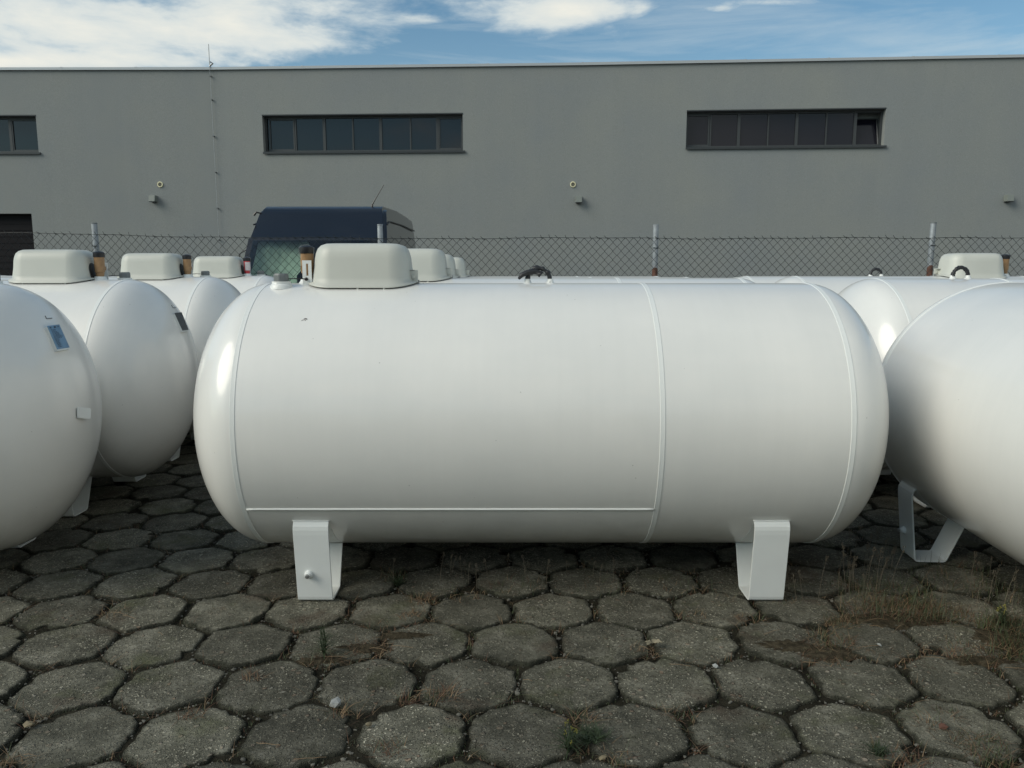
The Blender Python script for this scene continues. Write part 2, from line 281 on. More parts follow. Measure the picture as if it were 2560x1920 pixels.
# ------------------------------------------------------------------ mesh helpers
class MB:
    def __init__(s): s.v = []; s.f = []; s.mi = []
    def add(s, vs, fs, mi=0):
        k = len(s.v); s.v += [tuple(p) for p in vs]; s.f += [tuple(i + k for i in f) for f in fs]; s.mi += [mi] * len(fs); return s
    def box(s, x0, x1, y0, y1, z0, z1, mi=0):
        vs = [(x, y, z) for x in (x0, x1) for y in (y0, y1) for z in (z0, z1)]
        return s.add(vs, [(0, 1, 3, 2), (4, 6, 7, 5), (0, 4, 5, 1), (2, 3, 7, 6), (0, 2, 6, 4), (1, 5, 7, 3)], mi)
    def tube(s, pts, r, n=8, caps=True, mi=0, closed=False):
        pts = [Vector(p) for p in pts]; rs = r if isinstance(r, (list, tuple)) else [r] * len(pts); vs = []; fs = []
        up = None
        for i, p in enumerate(pts):
            if closed: d = pts[(i + 1) % len(pts)] - pts[i - 1]
            else: d = (pts[min(i + 1, len(pts) - 1)] - pts[max(i - 1, 0)])
            d.normalize()
            if up is None: up = Vector((0, 0, 1)) if abs(d.z) < .9 else Vector((1, 0, 0))
            a = d.cross(up)
            if a.length < 1e-4: a = d.cross(Vector((0, 1, 0)))
            a.normalize(); up = a.cross(d).normalized()
            for k in range(n):
                q = 2 * math.pi * k / n; vs.append(p + (a * math.cos(q) + up * math.sin(q)) * rs[i])
        m = len(pts)
        for i in range(m if closed else m - 1):
            for k in range(n):
                j = (i + 1) % m
                fs.append((i * n + k, i * n + (k + 1) % n, j * n + (k + 1) % n, j * n + k))
        if caps and not closed: fs += [tuple(range(n - 1, -1, -1)), tuple((m - 1) * n + k for k in range(n))]
        return s.add(vs, fs, mi)
    def lathe(s, prof, n=24, axis='Z', c=(0, 0, 0), mi=0, jit=0):
        # prof: (radius, height) list
        vs = []; fs = []
        for (r, h) in prof:
            for k in range(n):
                q = 2 * math.pi * k / n; rr = r * (1 + (random.uniform(-jit, jit) if jit else 0))
                if axis == 'Z': p = (c[0] + rr * math.cos(q), c[1] + rr * math.sin(q), c[2] + h)
                elif axis == 'X': p = (c[0] + h, c[1] + rr * math.cos(q), c[2] + rr * math.sin(q))
                else: p = (c[0] + rr * math.sin(q), c[1] + h, c[2] + rr * math.cos(q))
                vs.append(p)
        for i in range(len(prof) - 1):
            for k in range(n): fs.append((i * n + k, i * n + (k + 1) % n, (i + 1) * n + (k + 1) % n, (i + 1) * n + k))
        return s.add(vs, fs, mi)
    def strip(s, pts, th, x0, x1, mi=0):
        # band of sheet metal: polyline (y,z), thickness th to its left, from x0 to x1
        P = [Vector(p) for p in pts]; Nn = []
        for i in range(len(P)):
            d = P[min(i + 1, len(P) - 1)] - P[max(i - 1, 0)]; d.normalize(); Nn.append(Vector((-d.y, d.x)))
        Q = [P[i] + Nn[i] * th for i in range(len(P))]; vs = []; n = len(P)
        for x in (x0, x1):
            vs += [(x, p.x, p.y) for p in P] + [(x, q.x, q.y) for q in Q]
        fs = []
        for i in range(n - 1):
            a, b, c, d = i, i + 1, 2 * n + i + 1, 2 * n + i; fs.append((a, b, c, d))
            fs.append((n + i, 3 * n + i, 3 * n + i + 1, n + i + 1))
            fs.append((i, n + i, n + i + 1, i + 1)); fs.append((2 * n + i, 2 * n + i + 1, 3 * n + i + 1, 3 * n + i))
        fs += [(0, 2 * n, 3 * n, n), (n - 1, 2 * n - 1, 4 * n - 1, 3 * n - 1)]
        return s.add(vs, fs, mi)
    def build(s, name, mats, parent=None, smooth=False, bevel=0, seg=2, M=None, angle=None):
        me = bpy.data.meshes.new(name); vs = s.v
        if M is not None: vs = [tuple(M @ Vector(p)) for p in vs]
        me.from_pydata(vs, [], s.f)
        ms = mats if isinstance(mats, (list, tuple)) else [mats]
        for m in ms: me.materials.append(m)
        if len(ms) > 1:
            for p, i in zip(me.polygons, s.mi): p.material_index = i
        bm = bmesh.new(); bm.from_mesh(me); bmesh.ops.recalc_face_normals(bm, faces=bm.faces)
        if bevel:
            es = [e for e in bm.edges if len(e.link_faces) == 2 and e.calc_face_angle(0) > .6]
            bmesh.ops.bevel(bm, geom=es, offset=bevel, segments=seg, affect='EDGES', clamp_overlap=True)
        bm.to_mesh(me); bm.free()
        if smooth:
            for p in me.polygons: p.use_smooth = True
            if angle: 
                me.set_sharp_from_angle(angle=R_(angle))
        o = bpy.data.objects.new(name, me); col.objects.link(o)
        if parent: o.parent = parent
        return o
def tag(o, label=None, cat=None, group=None, kind=None):
    if label: o['label'] = label
    if cat: o['category'] = cat
    if group: o['group'] = group
    if kind: o['kind'] = kind
    return o
def empty(name, loc=(0, 0, 0), rz=0, **k):
    o = bpy.data.objects.new(name, None); col.objects.link(o); o.location = loc; o.rotation_euler = (0, 0, rz); o.empty_display_size = .2
    return tag(o, **k)

# ------------------------------------------------------------------ ground
g = MB(); g.add([(-400, -200, -.05), (400, -200, -.05), (400, 600, -.05), (-400, 600, -.05)], [(0, 1, 2, 3)])
tag(g.build('ground', ASPH), kind='structure')
# soil bed of the paving, uneven
g = MB(); nx, ny = 150, 130; X0, X1, Y0, Y1 = -7.5, 7.5, -1.5, 9.6; vs = []
for j in range(ny + 1):
    for i in range(nx + 1):
        xx = X0 + (X1 - X0) * i / nx; yy = Y0 + (Y1 - Y0) * j / ny
        vs.append((xx, yy, -.016 + .012 * noise.noise(Vector((xx * 5, yy * 5, 0))) + .005 * noise.noise(Vector((xx * 17, yy * 17, 4)))))
g.add(vs, [(j * (nx + 1) + i, j * (nx + 1) + i + 1, (j + 1) * (nx + 1) + i + 1, (j + 1) * (nx + 1) + i) for j in range(ny) for i in range(nx)])
tag(g.build('soil', SOIL, smooth=True), kind='structure')

# hexagonal concrete paving
SP, ROW = .354, .3065; HX, HY = .028, 2.313
g = MB(); tones = []; CENT = []
rnd = random.Random(11)
for j in range(-11, 24):
    for i in range(-21, 22):
        cx0 = HX + (i + (.5 if j % 2 else 0)) * SP - .008 * j; cy0 = HY + j * ROW + .012 * cx0
        if abs(cx0) > 6.9 or cy0 > 9.2: continue
        CENT.append((cx0, cy0))
        near = 1.8 < cy0 < 4.4 and abs(cx0) < 3.2
        nseg, rings = (60, 9) if near else (30, 3)
        jx, jy, rot = rnd.uniform(-.006, .006), rnd.uniform(-.006, .006), rnd.uniform(-.03, .03)
        tx, ty, dz = rnd.gauss(0, .008), rnd.gauss(0, .008), rnd.uniform(-.006, .001)
        rad = .5 * SP - rnd.uniform(.0055, .011)           # apothem
        seed = rnd.uniform(0, 100); tone = rnd.uniform(.95, 1.75); wear = rnd.choice((1, 1, .95, .85, .75, .5))
        chips = [(rnd.randrange(6) * math.pi / 3 + math.pi / 6 + rnd.uniform(-.1, .1), rnd.uniform(.01, .045)) for _ in range(rnd.choice((0, 1, 2, 3)))]
        k0 = len(g.v); vs = []; fs = []
        def rim(a):
            b = (a + math.pi / 6) % (math.pi / 3) - math.pi / 6
            r = rad / math.cos(b); rmax = rad * 1.118       # rounded corners
            r = -math.log(math.exp(-r * 140) + math.exp(-rmax * 140)) / 140
            r += .012 * noise.noise(Vector((math.cos(a) * 3, math.sin(a) * 3, seed))) + .0065 * noise.noise(Vector((math.cos(a) * 11, math.sin(a) * 11, seed))) + .003 * noise.noise(Vector((math.cos(a) * 27, math.sin(a) * 27, seed)))
            for ca, cd in chips:
                dd = (a - ca + math.pi) % (2 * math.pi) - math.pi; r -= cd * math.exp(-(dd / .13) ** 2)
            return r
        prof = [(t / rings, 0) for t in range(1, rings)] + [(.965, -.0005), (.988, -.004), (1.0, -.012), (1.004, -.035)]
        def top(px_, py_):
            return (.0035 * noise.noise(Vector((px_ * 9, py_ * 9, seed))) + .0018 * noise.noise(Vector((px_ * 40, py_ * 40, seed)))) if near else .002 * noise.noise(Vector((px_ * 9, py_ * 9, seed)))
        X_, Y_ = cx0 + jx, cy0 + jy
        vs.append((X_, Y_, dz + top(X_, Y_))); tones.append((tone, 0, wear))
        for (s_, dz2) in prof:
            for k in range(nseg):
                a = 2 * math.pi * k / nseg; r = rim(a) * s_
                xx, yy = X_ + r * math.cos(a + rot), Y_ + r * math.sin(a + rot)
                vs.append((xx, yy, dz + tx * (xx - X_) + ty * (yy - Y_) + top(xx, yy) + dz2)); tones.append((tone, max(0, min(1, (s_ - .72) / .28)), wear))
        for k in range(nseg): fs.append((0, 1 + k, 1 + (k + 1) % nseg))
        for q in range(len(prof) - 1):
            for k in range(nseg): fs.append((1 + q * nseg + k, 1 + (q + 1) * nseg + k, 1 + (q + 1) * nseg + (k + 1) % nseg, 1 + q * nseg + (k + 1) % nseg))
        g.add(vs, fs)
pav = g.build('paving', SLAB, smooth=True)
ca = pav.data.attributes.new('tone', 'FLOAT_COLOR', 'POINT')
buf = []
for a, b_, c_ in tones: buf += [a, b_, c_, 1]
ca.data.foreach_set('color', buf)
tag(pav, kind='structure')

# ------------------------------------------------------------------ tanks
TR, AX, HB = .625, .77, .325
def arc(phi, r=TR):                    # phi from the bottom, toward -y
    return (-r * math.sin(phi), -r * math.cos(phi) + AX)
def cover_mb(length=.46, depth=.31, h=.170):
    # valve cover: rounded box lofted upwards, oblong in plan
    m = MB(); n = 72
    prof = [(0.024, -.009), (.024, -.003), (.004, .0), (0.0, .012), (-.008, .06), (-.012, .10), (-.017, .124), (-.026, .145), (-.042, .160), (-.066, .168), (-.10, h), (-.13, h + .001)]
    vs = []; fs = []
    for off, z_ in prof:
        a, b_ = length / 2 + off, depth / 2 + off; rr = max(.012, .105 + off)
        rr = min(rr, b_ * .98)
        for k in range(n):
            q = 2 * math.pi * k / n; cxx, syy = math.cos(q), math.sin(q)
            ex = (a - rr) * (1 if cxx > 0 else -1); ey = (b_ - rr) * (1 if syy > 0 else -1)
            # walk: rounded-rect by angle slices
            p = Vector((ex + rr * cxx, ey + rr * syy))
            zz = z_
            if z_ < .012:    # the rim dips over the round shell
                zz = z_ - (TR - math.sqrt(TR * TR - p.y * p.y)) * .95
            vs.append((p.x, p.y, zz))
    for i in range(len(prof) - 1):
        for k in range(n): fs.append((i * n + k, i * n + (k + 1) % n, (i + 1) * n + (k + 1) % n, (i + 1) * n + k))
    fs.append(tuple((len(prof) - 1) * n + k for k in range(n)))
    m.add(vs, fs); return m

def ring_band(x0, w=.013, h=.0022, n=120, r=TR):
    m = MB(); m.lathe([(r - .004, -w - .001), (r + h, -w + .003), (r + h * .8, 0), (r + h, w - .004), (r - .004, w + .001)], n, 'X', (x0, 0, AX)); return m

def make_tank(label, group, x, y, rz=0, dz=0.0, half=1.2725, mid=.49, cover_x=-.83, pipe_x=-1.10, cap_x=-1.19, lug_x=0.0, tape='brown', full=True, longweld=True, length=.46, lug_w=.06, leg_x=None):
    T = empty('gas_tank', (x, y, dz), rz, label=label, cat='gas tank', group=group)
    s = MB(); pr = []
    for k in range(0, 25):
        a = math.pi / 2 * k / 24; pr.append((max(TR * math.sin(a), .0001), -half - HB * math.cos(a)))
    for k in range(1, 12): pr.append((TR, -half + 2 * half * k / 12))
    for k in range(24, -1, -1):
        a = math.pi / 2 * k / 24; pr.append((max(TR * math.sin(a), .0001), half + HB * math.cos(a)))
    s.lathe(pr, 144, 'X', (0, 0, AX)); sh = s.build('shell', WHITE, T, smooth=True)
    for q in ((-half, half, mid) if mid is not None else (-half, half)):
        ring_band(q).build('weld_seam', WELD, sh, smooth=True, angle=35)
    if longweld:
        w = MB(); ph = R_(58.9); pts = []
        for k in range(60):
            xx = -half + .012 + (mid + half - .024) * k / 59; yy, zz = arc(ph + random.uniform(-.0006, .0006), TR + .0012); pts.append((xx, yy, zz))
        w.tube(pts, .0052, 6); w.build('weld_line', WELD, sh, smooth=True)
    # legs: a bent band of sheet steel under a curved pad
    for sx in (-1, 1):
        for sy in (1, -1):
            LX = (leg_x or 1.0) * sx if half > 1.2 else .62 * sx
            x0, x1 = LX - .077, LX + .077
            b = MB()
            pad = [arc(R_(a), TR + .0015) for a in (8, 14, 20, 26, 32, 38, 44, 50)]
            b.strip(pad, -.006, x0, x1)
            band = [(-.4835, AX - .383), (-.4975, AX - .400), (-.5035, AX - .412), (-.5055, AX - .428), (-.5045, AX - .45), (-.470, .024), (-.466, .010), (-.457, .003), (-.445, .0005),
                    (-.325, .0005), (-.313, .004), (-.306, .014), (-.232, .187)]
            b.strip(band, .008, x0, x1)
            if sy < 0: b.v = [(p[0], -p[1], p[2]) for p in b.v]
            lg = b.build('leg', WLEG, T, bevel=.0012, seg=1)
            wl = MB(); wy, wz = -.487, AX - .388
            wl.tube([(x0 - .004 + .162 * k / 16, (wy - .001) * sy, wz + random.uniform(-.0012, .0012)) for k in range(17)], .0055, 6)
            wl.build('weld_bead', WELD, lg, smooth=True)
            if (sx < 0) == (sy > 0):
                bo = MB(); c = (LX - .02 * sx * -1, -.481, .135)
                bo.lathe([(.0001, .004), (.019, .004), (.019, -.008), (.016, -.016), (.0115, -.018), (.0115, -.026), (.0001, -.026)], 20, 'Y', c)
                if sy < 0: bo.v = [(p[0], -p[1], p[2]) for p in bo.v]
                bo.build('earthing_boss', WLEG, lg, smooth=True, angle=40)
                bt = MB(); bt.lathe([(.0085, -.024), (.0085, -.036), (.0001, -.037)], 14, 'Y', c)
                if sy < 0: bt.v = [(p[0], -p[1], p[2]) for p in bt.v]
                bt.build('bolt_tip', STEEL, lg, smooth=True, angle=40)
    top = AX + TR
    # valve cover
    if cover_x is not None:
        cm = cover_mb(length); M = Matrix.Translation((cover_x, 0, top + .015))
        cv = cm.build('valve_cover', LID, T, smooth=True, M=M)
        # arched opening toward the pipe
        ap = MB(); vs = []; n = 14; xe = cover_x - length / 2 - .0012
        for k in range(n + 1):
            a = math.pi * k / n; vs.append((xe + .0125 * math.sin(a) , .045 * math.cos(a), top + .055 + .05 * math.sin(a)))
        base = [(xe - .006, -.045, top + .004), (xe - .006, .045, top + .004)]
        vs = vs + base; ap.add(vs, [tuple(range(n + 1)) + (n + 1, n + 2)])
        ap.build('cable_opening', BLACKP, cv)
        hg = MB(); xh = cover_x + length / 2
        hg.box(xh - .02, xh + .032, -.062, -.055, top + .004, top + .062); hg.box(xh - .02, xh + .018, -.062, -.02, top + .058, top + .062)
        hg.tube([(xh + .012, -.07, top + .03), (xh + .012, -.05, top + .03)], .008, 10)
        hg.build('hinge_lug', LID, cv, bevel=.001, seg=1)
        hb = MB(); hb.box(xh - .02, xh + .035, -.050, -.030, top - .004, top + .016); hb.tube([(xh + .006, -.068, top + .004), (xh + .006, -.02, top + .004)], .007, 8)
        hb.build('hinge_bolt', STEEL, cv)
        for (fx, fy) in ((-.14, -.155), (0, -.172), (.12, -.172), (-.14, .165), (.12, .165)):
            zz = top - (TR - math.sqrt(TR * TR - fy * fy)) - .006
            ft = MB(); ft.lathe([(.0001, -.012), (.006, -.012), (.006, .010), (.0001, .010)], 10, 'Z', (cover_x + fx, fy, zz)); ft.build('rim_foot', LID, cv)
        # white slotted bracket by the cover
        bk = MB(); xb = cover_x - length / 2 - .012; yb = -.10; z0 = top - .012
        bk.box(xb - .026, xb - .009, yb - .002, yb + .002, z0, z0 + .118); bk.box(xb + .001, xb + .016, yb - .002, yb + .002, z0, z0 + .118)
        bk.box(xb - .009, xb + .001, yb - .002, yb + .002, z0, z0 + .048); bk.box(xb - .009, xb + .001, yb - .002, yb + .002, z0 + .103, z0 + .118)
        bk.box(xb - .026, xb + .016, yb + .002, yb + .03, z0 - .002, z0 + .003)
        bk.build('slotted_bracket', WLEG, T)
    if pipe_x is not None:
        pd = MB(); pd.lathe([(.050, -.006), (.040, .004), (.034, .012), (.033, .020), (.0001, .020)], 22, 'Z', (pipe_x, 0, top), jit=.02)
        pipe = pd.build('valve_boss', WELD, T, smooth=True, angle=40)
        tp = MB(); pr = [(.023, .02), (.025, .035), (.0245, .045), (.029, .047), (.0295, .06), (.0305, .10), (.0305, .138), (.0305, .140)]
        tp.lathe(pr, 20, 'Z', (pipe_x, 0, top), jit=.03)
        tp.box(pipe_x - .025, pipe_x - .002, -.029, -.02, top + .058, top + .082)
        tm = {'brown': BROWN, 'red': REDT}[tape]
        tp.build('wrapped_valve', tm, pipe, smooth=True, angle=50)
        if tape == 'red':
            w2 = MB(); w2.lathe([(.0318, .05), (.0322, .13)], 20, 'Z', (pipe_x, 0, top)); vv = [f for f in w2.f if True]
            w2.f = [f for f in w2.f if max(w2.v[i][0] for i in f) < pipe_x + .010]; w2.mi = [0] * len(w2.f)
            w2.build('plastic_wrap', WHT, pipe, smooth=True)
        kc = MB(); kc.lathe([(.0001, .139), (.033, .139), (.034, .142), (.0335, .168), (.026, .172), (.010, .176), (.0001, .177)], 20, 'Z', (pipe_x, 0, top))
        kc.build('cap', BLACKP, pipe, smooth=True, angle=35)
        wr = MB(); wr.tube([(pipe_x + .034, -.01, top + .137), (pipe_x + .036, -.006, top + .165), (pipe_x + .012, -.02, top + .180), (pipe_x - .02, -.022, top + .176), (pipe_x - .035, -.012, top + .165), (pipe_x - .034, -.01, top + .13)], .0012, 5)
        wr.build('wire_loop', STEEL, pipe)
    if cap_x is not None:
        yc_ = -.13; zt = AX + math.sqrt(TR * TR - yc_ * yc_)
        nk = MB(); nk.lathe([(.052, -.012), (.050, .004), (.045, .010), (.042, .013), (.042, .024), (.0001, .024)], 26, 'Z', (cap_x, yc_, zt), jit=.012)
        neck = nk.build('filler_neck', WELD, T, smooth=True, angle=40)
        gc = MB(); gc.lathe([(.0001, .024), (.035, .024), (.035, .052), (.031, .060), (.0001, .060)], 8, 'Z', (cap_x, yc_, zt)); gc.build('plug', GREYP, neck, bevel=.002)
        if cover_x is not None:
            cb = MB(); xe = cover_x - length / 2 - .02
            cb.tube([(cap_x + .03, yc_, zt + .035), (cap_x + .08, yc_ - .004, zt + .037), (xe, -.108, zt + .034)], .0028, 6)
            cb.lathe([(.0001, -.002), (.008, -.002), (.008, .003), (.0001, .003)], 12, 'Y', (xe, -.108, zt + .034))
            cb.build('tether_cable', BLACKP, neck, smooth=True)
    if lug_x is not None:
        lg = MB(); pts = []; rs = []
        for k in range(25):
            a = math.pi * k / 24; pts.append((lug_x - lug_w * .9 * math.cos(a), random.uniform(-.003, .003), top + .004 + .066 * math.sin(a) ** .85))
            rs.append(.0125 + (random.uniform(-.005, .005) if full and lug_x == 0 else random.uniform(-.0022, .003)))
        lg.tube(pts, rs, 10)
        if lug_x == 0:
            lg.tube([(lug_x - .096, -.022, top + .020), (lug_x - .082, -.018, top + .038), (lug_x - .055, -.014, top + .050), (lug_x - .02, -.012, top + .056), (lug_x + .012, -.016, top + .044), (lug_x - .002, -.022, top + .032)], [.006, .012, .013, .015, .012, .006], 8)
        L_ = lg.build('lifting_lug', BLACKT, T, smooth=True)
        for q in (-1, 1): ft = MB(); ft.lathe([(.028, -.004), (.018, .004), (.015, .012), (.0145, .020), (.0001, .021)], 16, 'Z', (lug_x + q * lug_w * .9, 0, top), jit=.06); ft.build('lug_foot', WELD, L_, smooth=True)
    return T

GM = 'white gas tanks in the middle row, parallel behind one another'
GL = 'white gas tanks in the left row, round ends facing right'
GR = 'white gas tanks on the right side of the yard'
M1 = make_tank('large white gas tank in front, full length side-on, grey cover and black-wrapped lug', GM, .1275, 3.77)
make_tank('white gas tank directly behind the big front one, its seam and cover showing above it', GM, .185, 5.12, dz=.010, lug_x=None)
make_tank('white gas tank third back in the middle row, its cover tucked behind the second cover', GM, .145, 6.47, dz=.0, lug_x=None)
make_tank('white gas tank farthest back in the middle row, closest to the chain link fence', GM, .15, 7.82, dz=-.006, lug_x=None)
L1 = make_tank('white gas tank at the left photo edge, its end bearing a light blue data plate', GL, -3.68, 3.66, math.pi)
L2 = make_tank('white gas tank second on the left, its end bearing a small dark data plate', GL, -3.68, 4.96, math.pi)
make_tank('white gas tank third on the left, its cover and brown-taped valve behind the dark-plated one', GL, -3.68, 6.30, math.pi, dz=.004)
make_tank('white gas tank rearmost on the left, with a red and white wrapped valve', GL, -3.66, 7.66, math.pi, dz=.002, tape='red')
R1 = make_tank('white gas tank at the right photo edge, turned end-on, open leg showing', GR, 2.446, 2.705, R_(87.4), mid=-.49, leg_x=1.13)
make_tank('white gas tank right behind the front one, cream lit round end above the end-on tank', GR, 3.62, 5.12, math.pi, dz=.006, lug_x=.72, lug_w=.055)
make_tank('short white gas tank at right rear with grey cover and brown valve', GR, 3.235, 6.47, math.pi, dz=.008, half=.925, mid=None, cover_x=-.505, pipe_x=-.785, cap_x=None, lug_x=None, longweld=False)
make_tank('white gas tank nearest the fence on the right, its thin hoop lug rising clear', GR, 3.235, 7.82, math.pi, dz=-.004, half=.925, mid=None, cover_x=None, pipe_x=None, cap_x=None, lug_x=-.36, longweld=False)

# data plates and tabs on the round ends
def hit_head(T, px, py, off):
    cx_, cy_ = T.location.x + 1.2725, T.location.y; o = Vector((0, 0, EYE)) - Vector((cx_, cy_, AX)); d = ray(px, py)
    sc = Vector((HB + off, TR + off, TR + off)); o2 = Vector((o[i] / sc[i] for i in range(3))); d2 = Vector((d[i] / sc[i] for i in range(3)))
    A, B, C = d2.dot(d2), 2 * o2.dot(d2), o2.dot(o2) - 1; q = (-B - math.sqrt(B * B - 4 * A * C)) / (2 * A)
    p = Vector((0, 0, EYE)) + d * q
    n = Vector(((p.x - cx_) / sc.x ** 2, (p.y - cy_) / sc.y ** 2, (p.z - AX) / sc.z ** 2)).normalized()
    return p, n
def plate(T, cs, m_, name='data_plate'):
    C = [hit_head(T, px, py, .006) for px, py in cs]; n = sum((c[1] for c in C), Vector()).normalized()
    ctr = sum((c[0] for c in C), Vector()) / 4
    P = [c[0] + n * (.012 - (c[0] - ctr).dot(n)) for c in C]      # a flat plate on stand-offs
    Mi = Matrix.Translation(T.location) @ Matrix.Rotation(T.rotation_euler.z, 4, 'Z'); Mi = Mi.inverted()
    b = MB(); b.add([p for p in P] + [p - n * .003 for p in P], [(0, 1, 2, 3), (7, 6, 5, 4), (0, 4, 5, 1), (1, 5, 6, 2), (2, 6, 7, 3), (3, 7, 4, 0)])
    pl = b.build(name, m_, T, M=Mi)
    so_ = MB()
    so_.add([P[0].lerp(P[3], .03) - n * .003, P[1].lerp(P[2], .03) - n * .003, P[2].lerp(P[1], -.06) - n * .003, P[3].lerp(P[0], -.06) - n * .003] + [P[0].lerp(P[3], .03) - n * .03, P[1].lerp(P[2], .03) - n * .03, P[2].lerp(P[1], -.06) - n * .03, P[3].lerp(P[0], -.06) - n * .03],
            [(0, 1, 2, 3), (0, 4, 5, 1), (1, 5, 6, 2), (2, 6, 7, 3), (3, 7, 4, 0)])
    so_.build('plate_holder', WLEG, T, M=Mi)
    return P, n, Mi, pl
P, n, Mi, pl = plate(L1, [(113, 817), (142.5, 813), (168.6, 870.6), (138, 875.6)], PLATE)
txt = MB(); rr = random.Random(3)
def on(u_, v_): return P[0].lerp(P[1], u_).lerp(P[3].lerp(P[2], u_), v_) + n * .0012
def mark(u0, u1, v0, v1): txt.add([on(u0, v0), on(u1, v0), on(u1, v1), on(u0, v1)], [(0, 1, 2, 3)])
v_ = .17
for row in range(17):
    u0 = .12; end = rr.uniform(.45, .88) if row < 9 else rr.uniform(.3, .45)
    while u0 < end:
        w_ = rr.uniform(.05, .16); mark(u0, min(u0 + w_, end), v_, v_ + .019); u0 += w_ + .03
    v_ += .046
mark(.44, .60, .055, .125); mark(.10, .16, .06, .12); mark(.18, .21, .06, .12); mark(.21, .27, .06, .072); mark(.21, .27, .108, .12); mark(.75, .92, .06, .075); mark(.75, .86, .09, .105)
txt.build('plate_print', PRINT, pl, M=Mi)
plate(L2, [(433, 784), (449.5, 782), (467.5, 826), (452.5, 828)], PLATE2)
# small tabs above the plates, and the lug on the left tank
for (T, a, w_) in ((L1, (116, 797), 13), (L2, (432, 770), 8)):
    p, n = hit_head(T, a[0], a[1], .0); p2, _ = hit_head(T, a[0] + w_, a[1] - 1, .0)
    Mi = (Matrix.Translation(T.location) @ Matrix.Rotation(T.rotation_euler.z, 4, 'Z')).inverted()
    p0, _ = hit_head(T, a[0] - 4, a[1] - 7, 0)
    b = MB(); b.tube([p0 + n * .002, p + n * .002, p2 + n * .002], .0022, 5); b.build('plate_clip', GREYP, T, M=Mi)
cs = [hit_head(L1, q[0], q[1], .004) for q in ((191, 1018), (219, 1019), (218, 1046), (192, 1046))]
Mi = (Matrix.Translation(L1.location) @ Matrix.Rotation(L1.rotation_euler.z, 4, 'Z')).inverted()
b = MB(); nn = cs[0][1]
P4 = [c[0] for c in cs]; P4[1] = P4[1] + Vector((.02, -.02, 0)); P4[2] = P4[2] + Vector((.02, -.02, 0))
th = Vector((.006, .006, 0))
b.add(P4 + [p + th for p in P4], [(0, 1, 2, 3), (7, 6, 5, 4), (0, 4, 5, 1), (1, 5, 6, 2), (2, 6, 7, 3), (3, 7, 4, 0)])
tab = b.build('lifting_tab', WLEG, L1, bevel=.003, M=Mi)
hc = P4[0].lerp(P4[2], .62); fn = (P4[1] - P4[0]).cross(P4[3] - P4[0]).normalized()
if fn.dot(hc - Vector((0, 0, EYE))) > 0: fn = -fn
u1 = (P4[1] - P4[0]).normalized(); v1 = fn.cross(u1)
b = MB(); b.add([hc + fn * .001 + (u1 * math.cos(q * math.pi / 6) + v1 * math.sin(q * math.pi / 6)) * .0065 for q in range(12)], [tuple(range(12))]); b.build('tab_hole', GREYP, tab, M=Mi)
# scuff on the front tank, small nicks
def scuff(T, px, py, shapes, depth_guess=None):
    c = Vector((T.location.x, T.location.y, AX)); d = ray(px, py); o = Vector((0, 0, EYE))
    if T is M1:
        oy, oz = o.y - c.y, o.z - c.z; A = d.y ** 2 + d.z ** 2; B = 2 * (oy * d.y + oz * d.z); C = oy * oy + oz * oz - (TR + .0012) ** 2
    q = (-B - math.sqrt(B * B - 4 * A * C)) / (2 * A); p = o + d * q; nrm = Vector((0, p.y - c.y, p.z - c.z)).normalized(); e1 = Vector((1, 0, 0)); e2 = nrm.cross(e1)
    b = MB()
    for sh in shapes:
        pts = [p + e1 * a * .001 - e2 * bb * .001 for a, bb in sh[0]]; b.tube(pts, sh[1] * .001, 5)
    b.build('scuff_mark', SCUFF, T, M=Matrix.Translation(-T.location))
scuff(M1, 761, 799, [([(-3, -3), (3, -6), (9, -5), (10, -1)], 1.9), ([(-8, 4), (-4, 1)], 1.2), ([(3, 3), (5, 4)], 1.8), ([(-12, 6), (-10, 5)], 1)])

# ------------------------------------------------------------------ chain link fence
FY = 8.95
fence = empty('chain_link_fence', (0, FY, 0), label='chain link fence of dark coated wire with steel posts behind the tanks', cat='fence')
def ftop(x_):      # top wire height: two lengths of mesh meet at slightly different heights
    px = 1280 + x_ * F / (FY * .989)
    h = 672 - (586 + 11 * min(1, max(0, px - 90) / 600)) if px < 800 else (672 - 597.5 if px < 2335 else 672 - 595.5)
    sag = .006 * math.sin(x_ * 2.1) + .004 * math.sin(x_ * 5.3)
    return EYE + h / F * FY * 1.0 + sag
DW, DH = .0925, .0965
b = MB(); rr = random.Random(5); x_ = -8.3; k = 0
while x_ < 8.3:
    pts = []; nrow = 18; zt = ftop(x_)
    sgn = 1
    # twisted end above the top wire
    lean = rr.uniform(-.025, .004)
    if rr.random() < .85: b.tube([(x_ + DW / 4 + .012, -.004, zt - .012), (x_ + DW / 4 + lean * .4, 0, zt + .006), (x_ + DW / 4 + lean - .008, .002, zt + rr.uniform(.014, .034))], .0027, 4)
    if rr.random() < .6: b.tube([(x_ + DW / 4 - .012, .004, zt - .004), (x_ + DW / 4 + .008, -.006, zt + .005), (x_ + DW / 4 + .02, .004, zt - rr.uniform(.008, .02))], .0027, 4)
    for i in range(2 * nrow + 1):
        xx = x_ + (0 if i % 2 else DW / 2); zz = zt - DH * i / 2
        xx += .004 * noise.noise(Vector((xx * 1.2, zz * 1.2, 3))) + rr.uniform(-.0016, .0016); zz += .010 * noise.noise(Vector((xx * .8, zz * .8, 9))) * min(1, i / 4)
        yy = .003 if i % 2 else -.003
        pts.append((xx, yy, zz))
    # spirals alternate so that neighbours interlock
    b.tube(pts, .0029, 4, caps=False)
    pts2 = [(2 * x_ + DW / 2 * 0 - p[0] + 0, -p[1], p[2]) for p in pts]
    b.tube([(2 * x_ - p[0], -p[1], p[2]) for p in pts], .0029, 4, caps=False)
    x_ += DW; k += 1
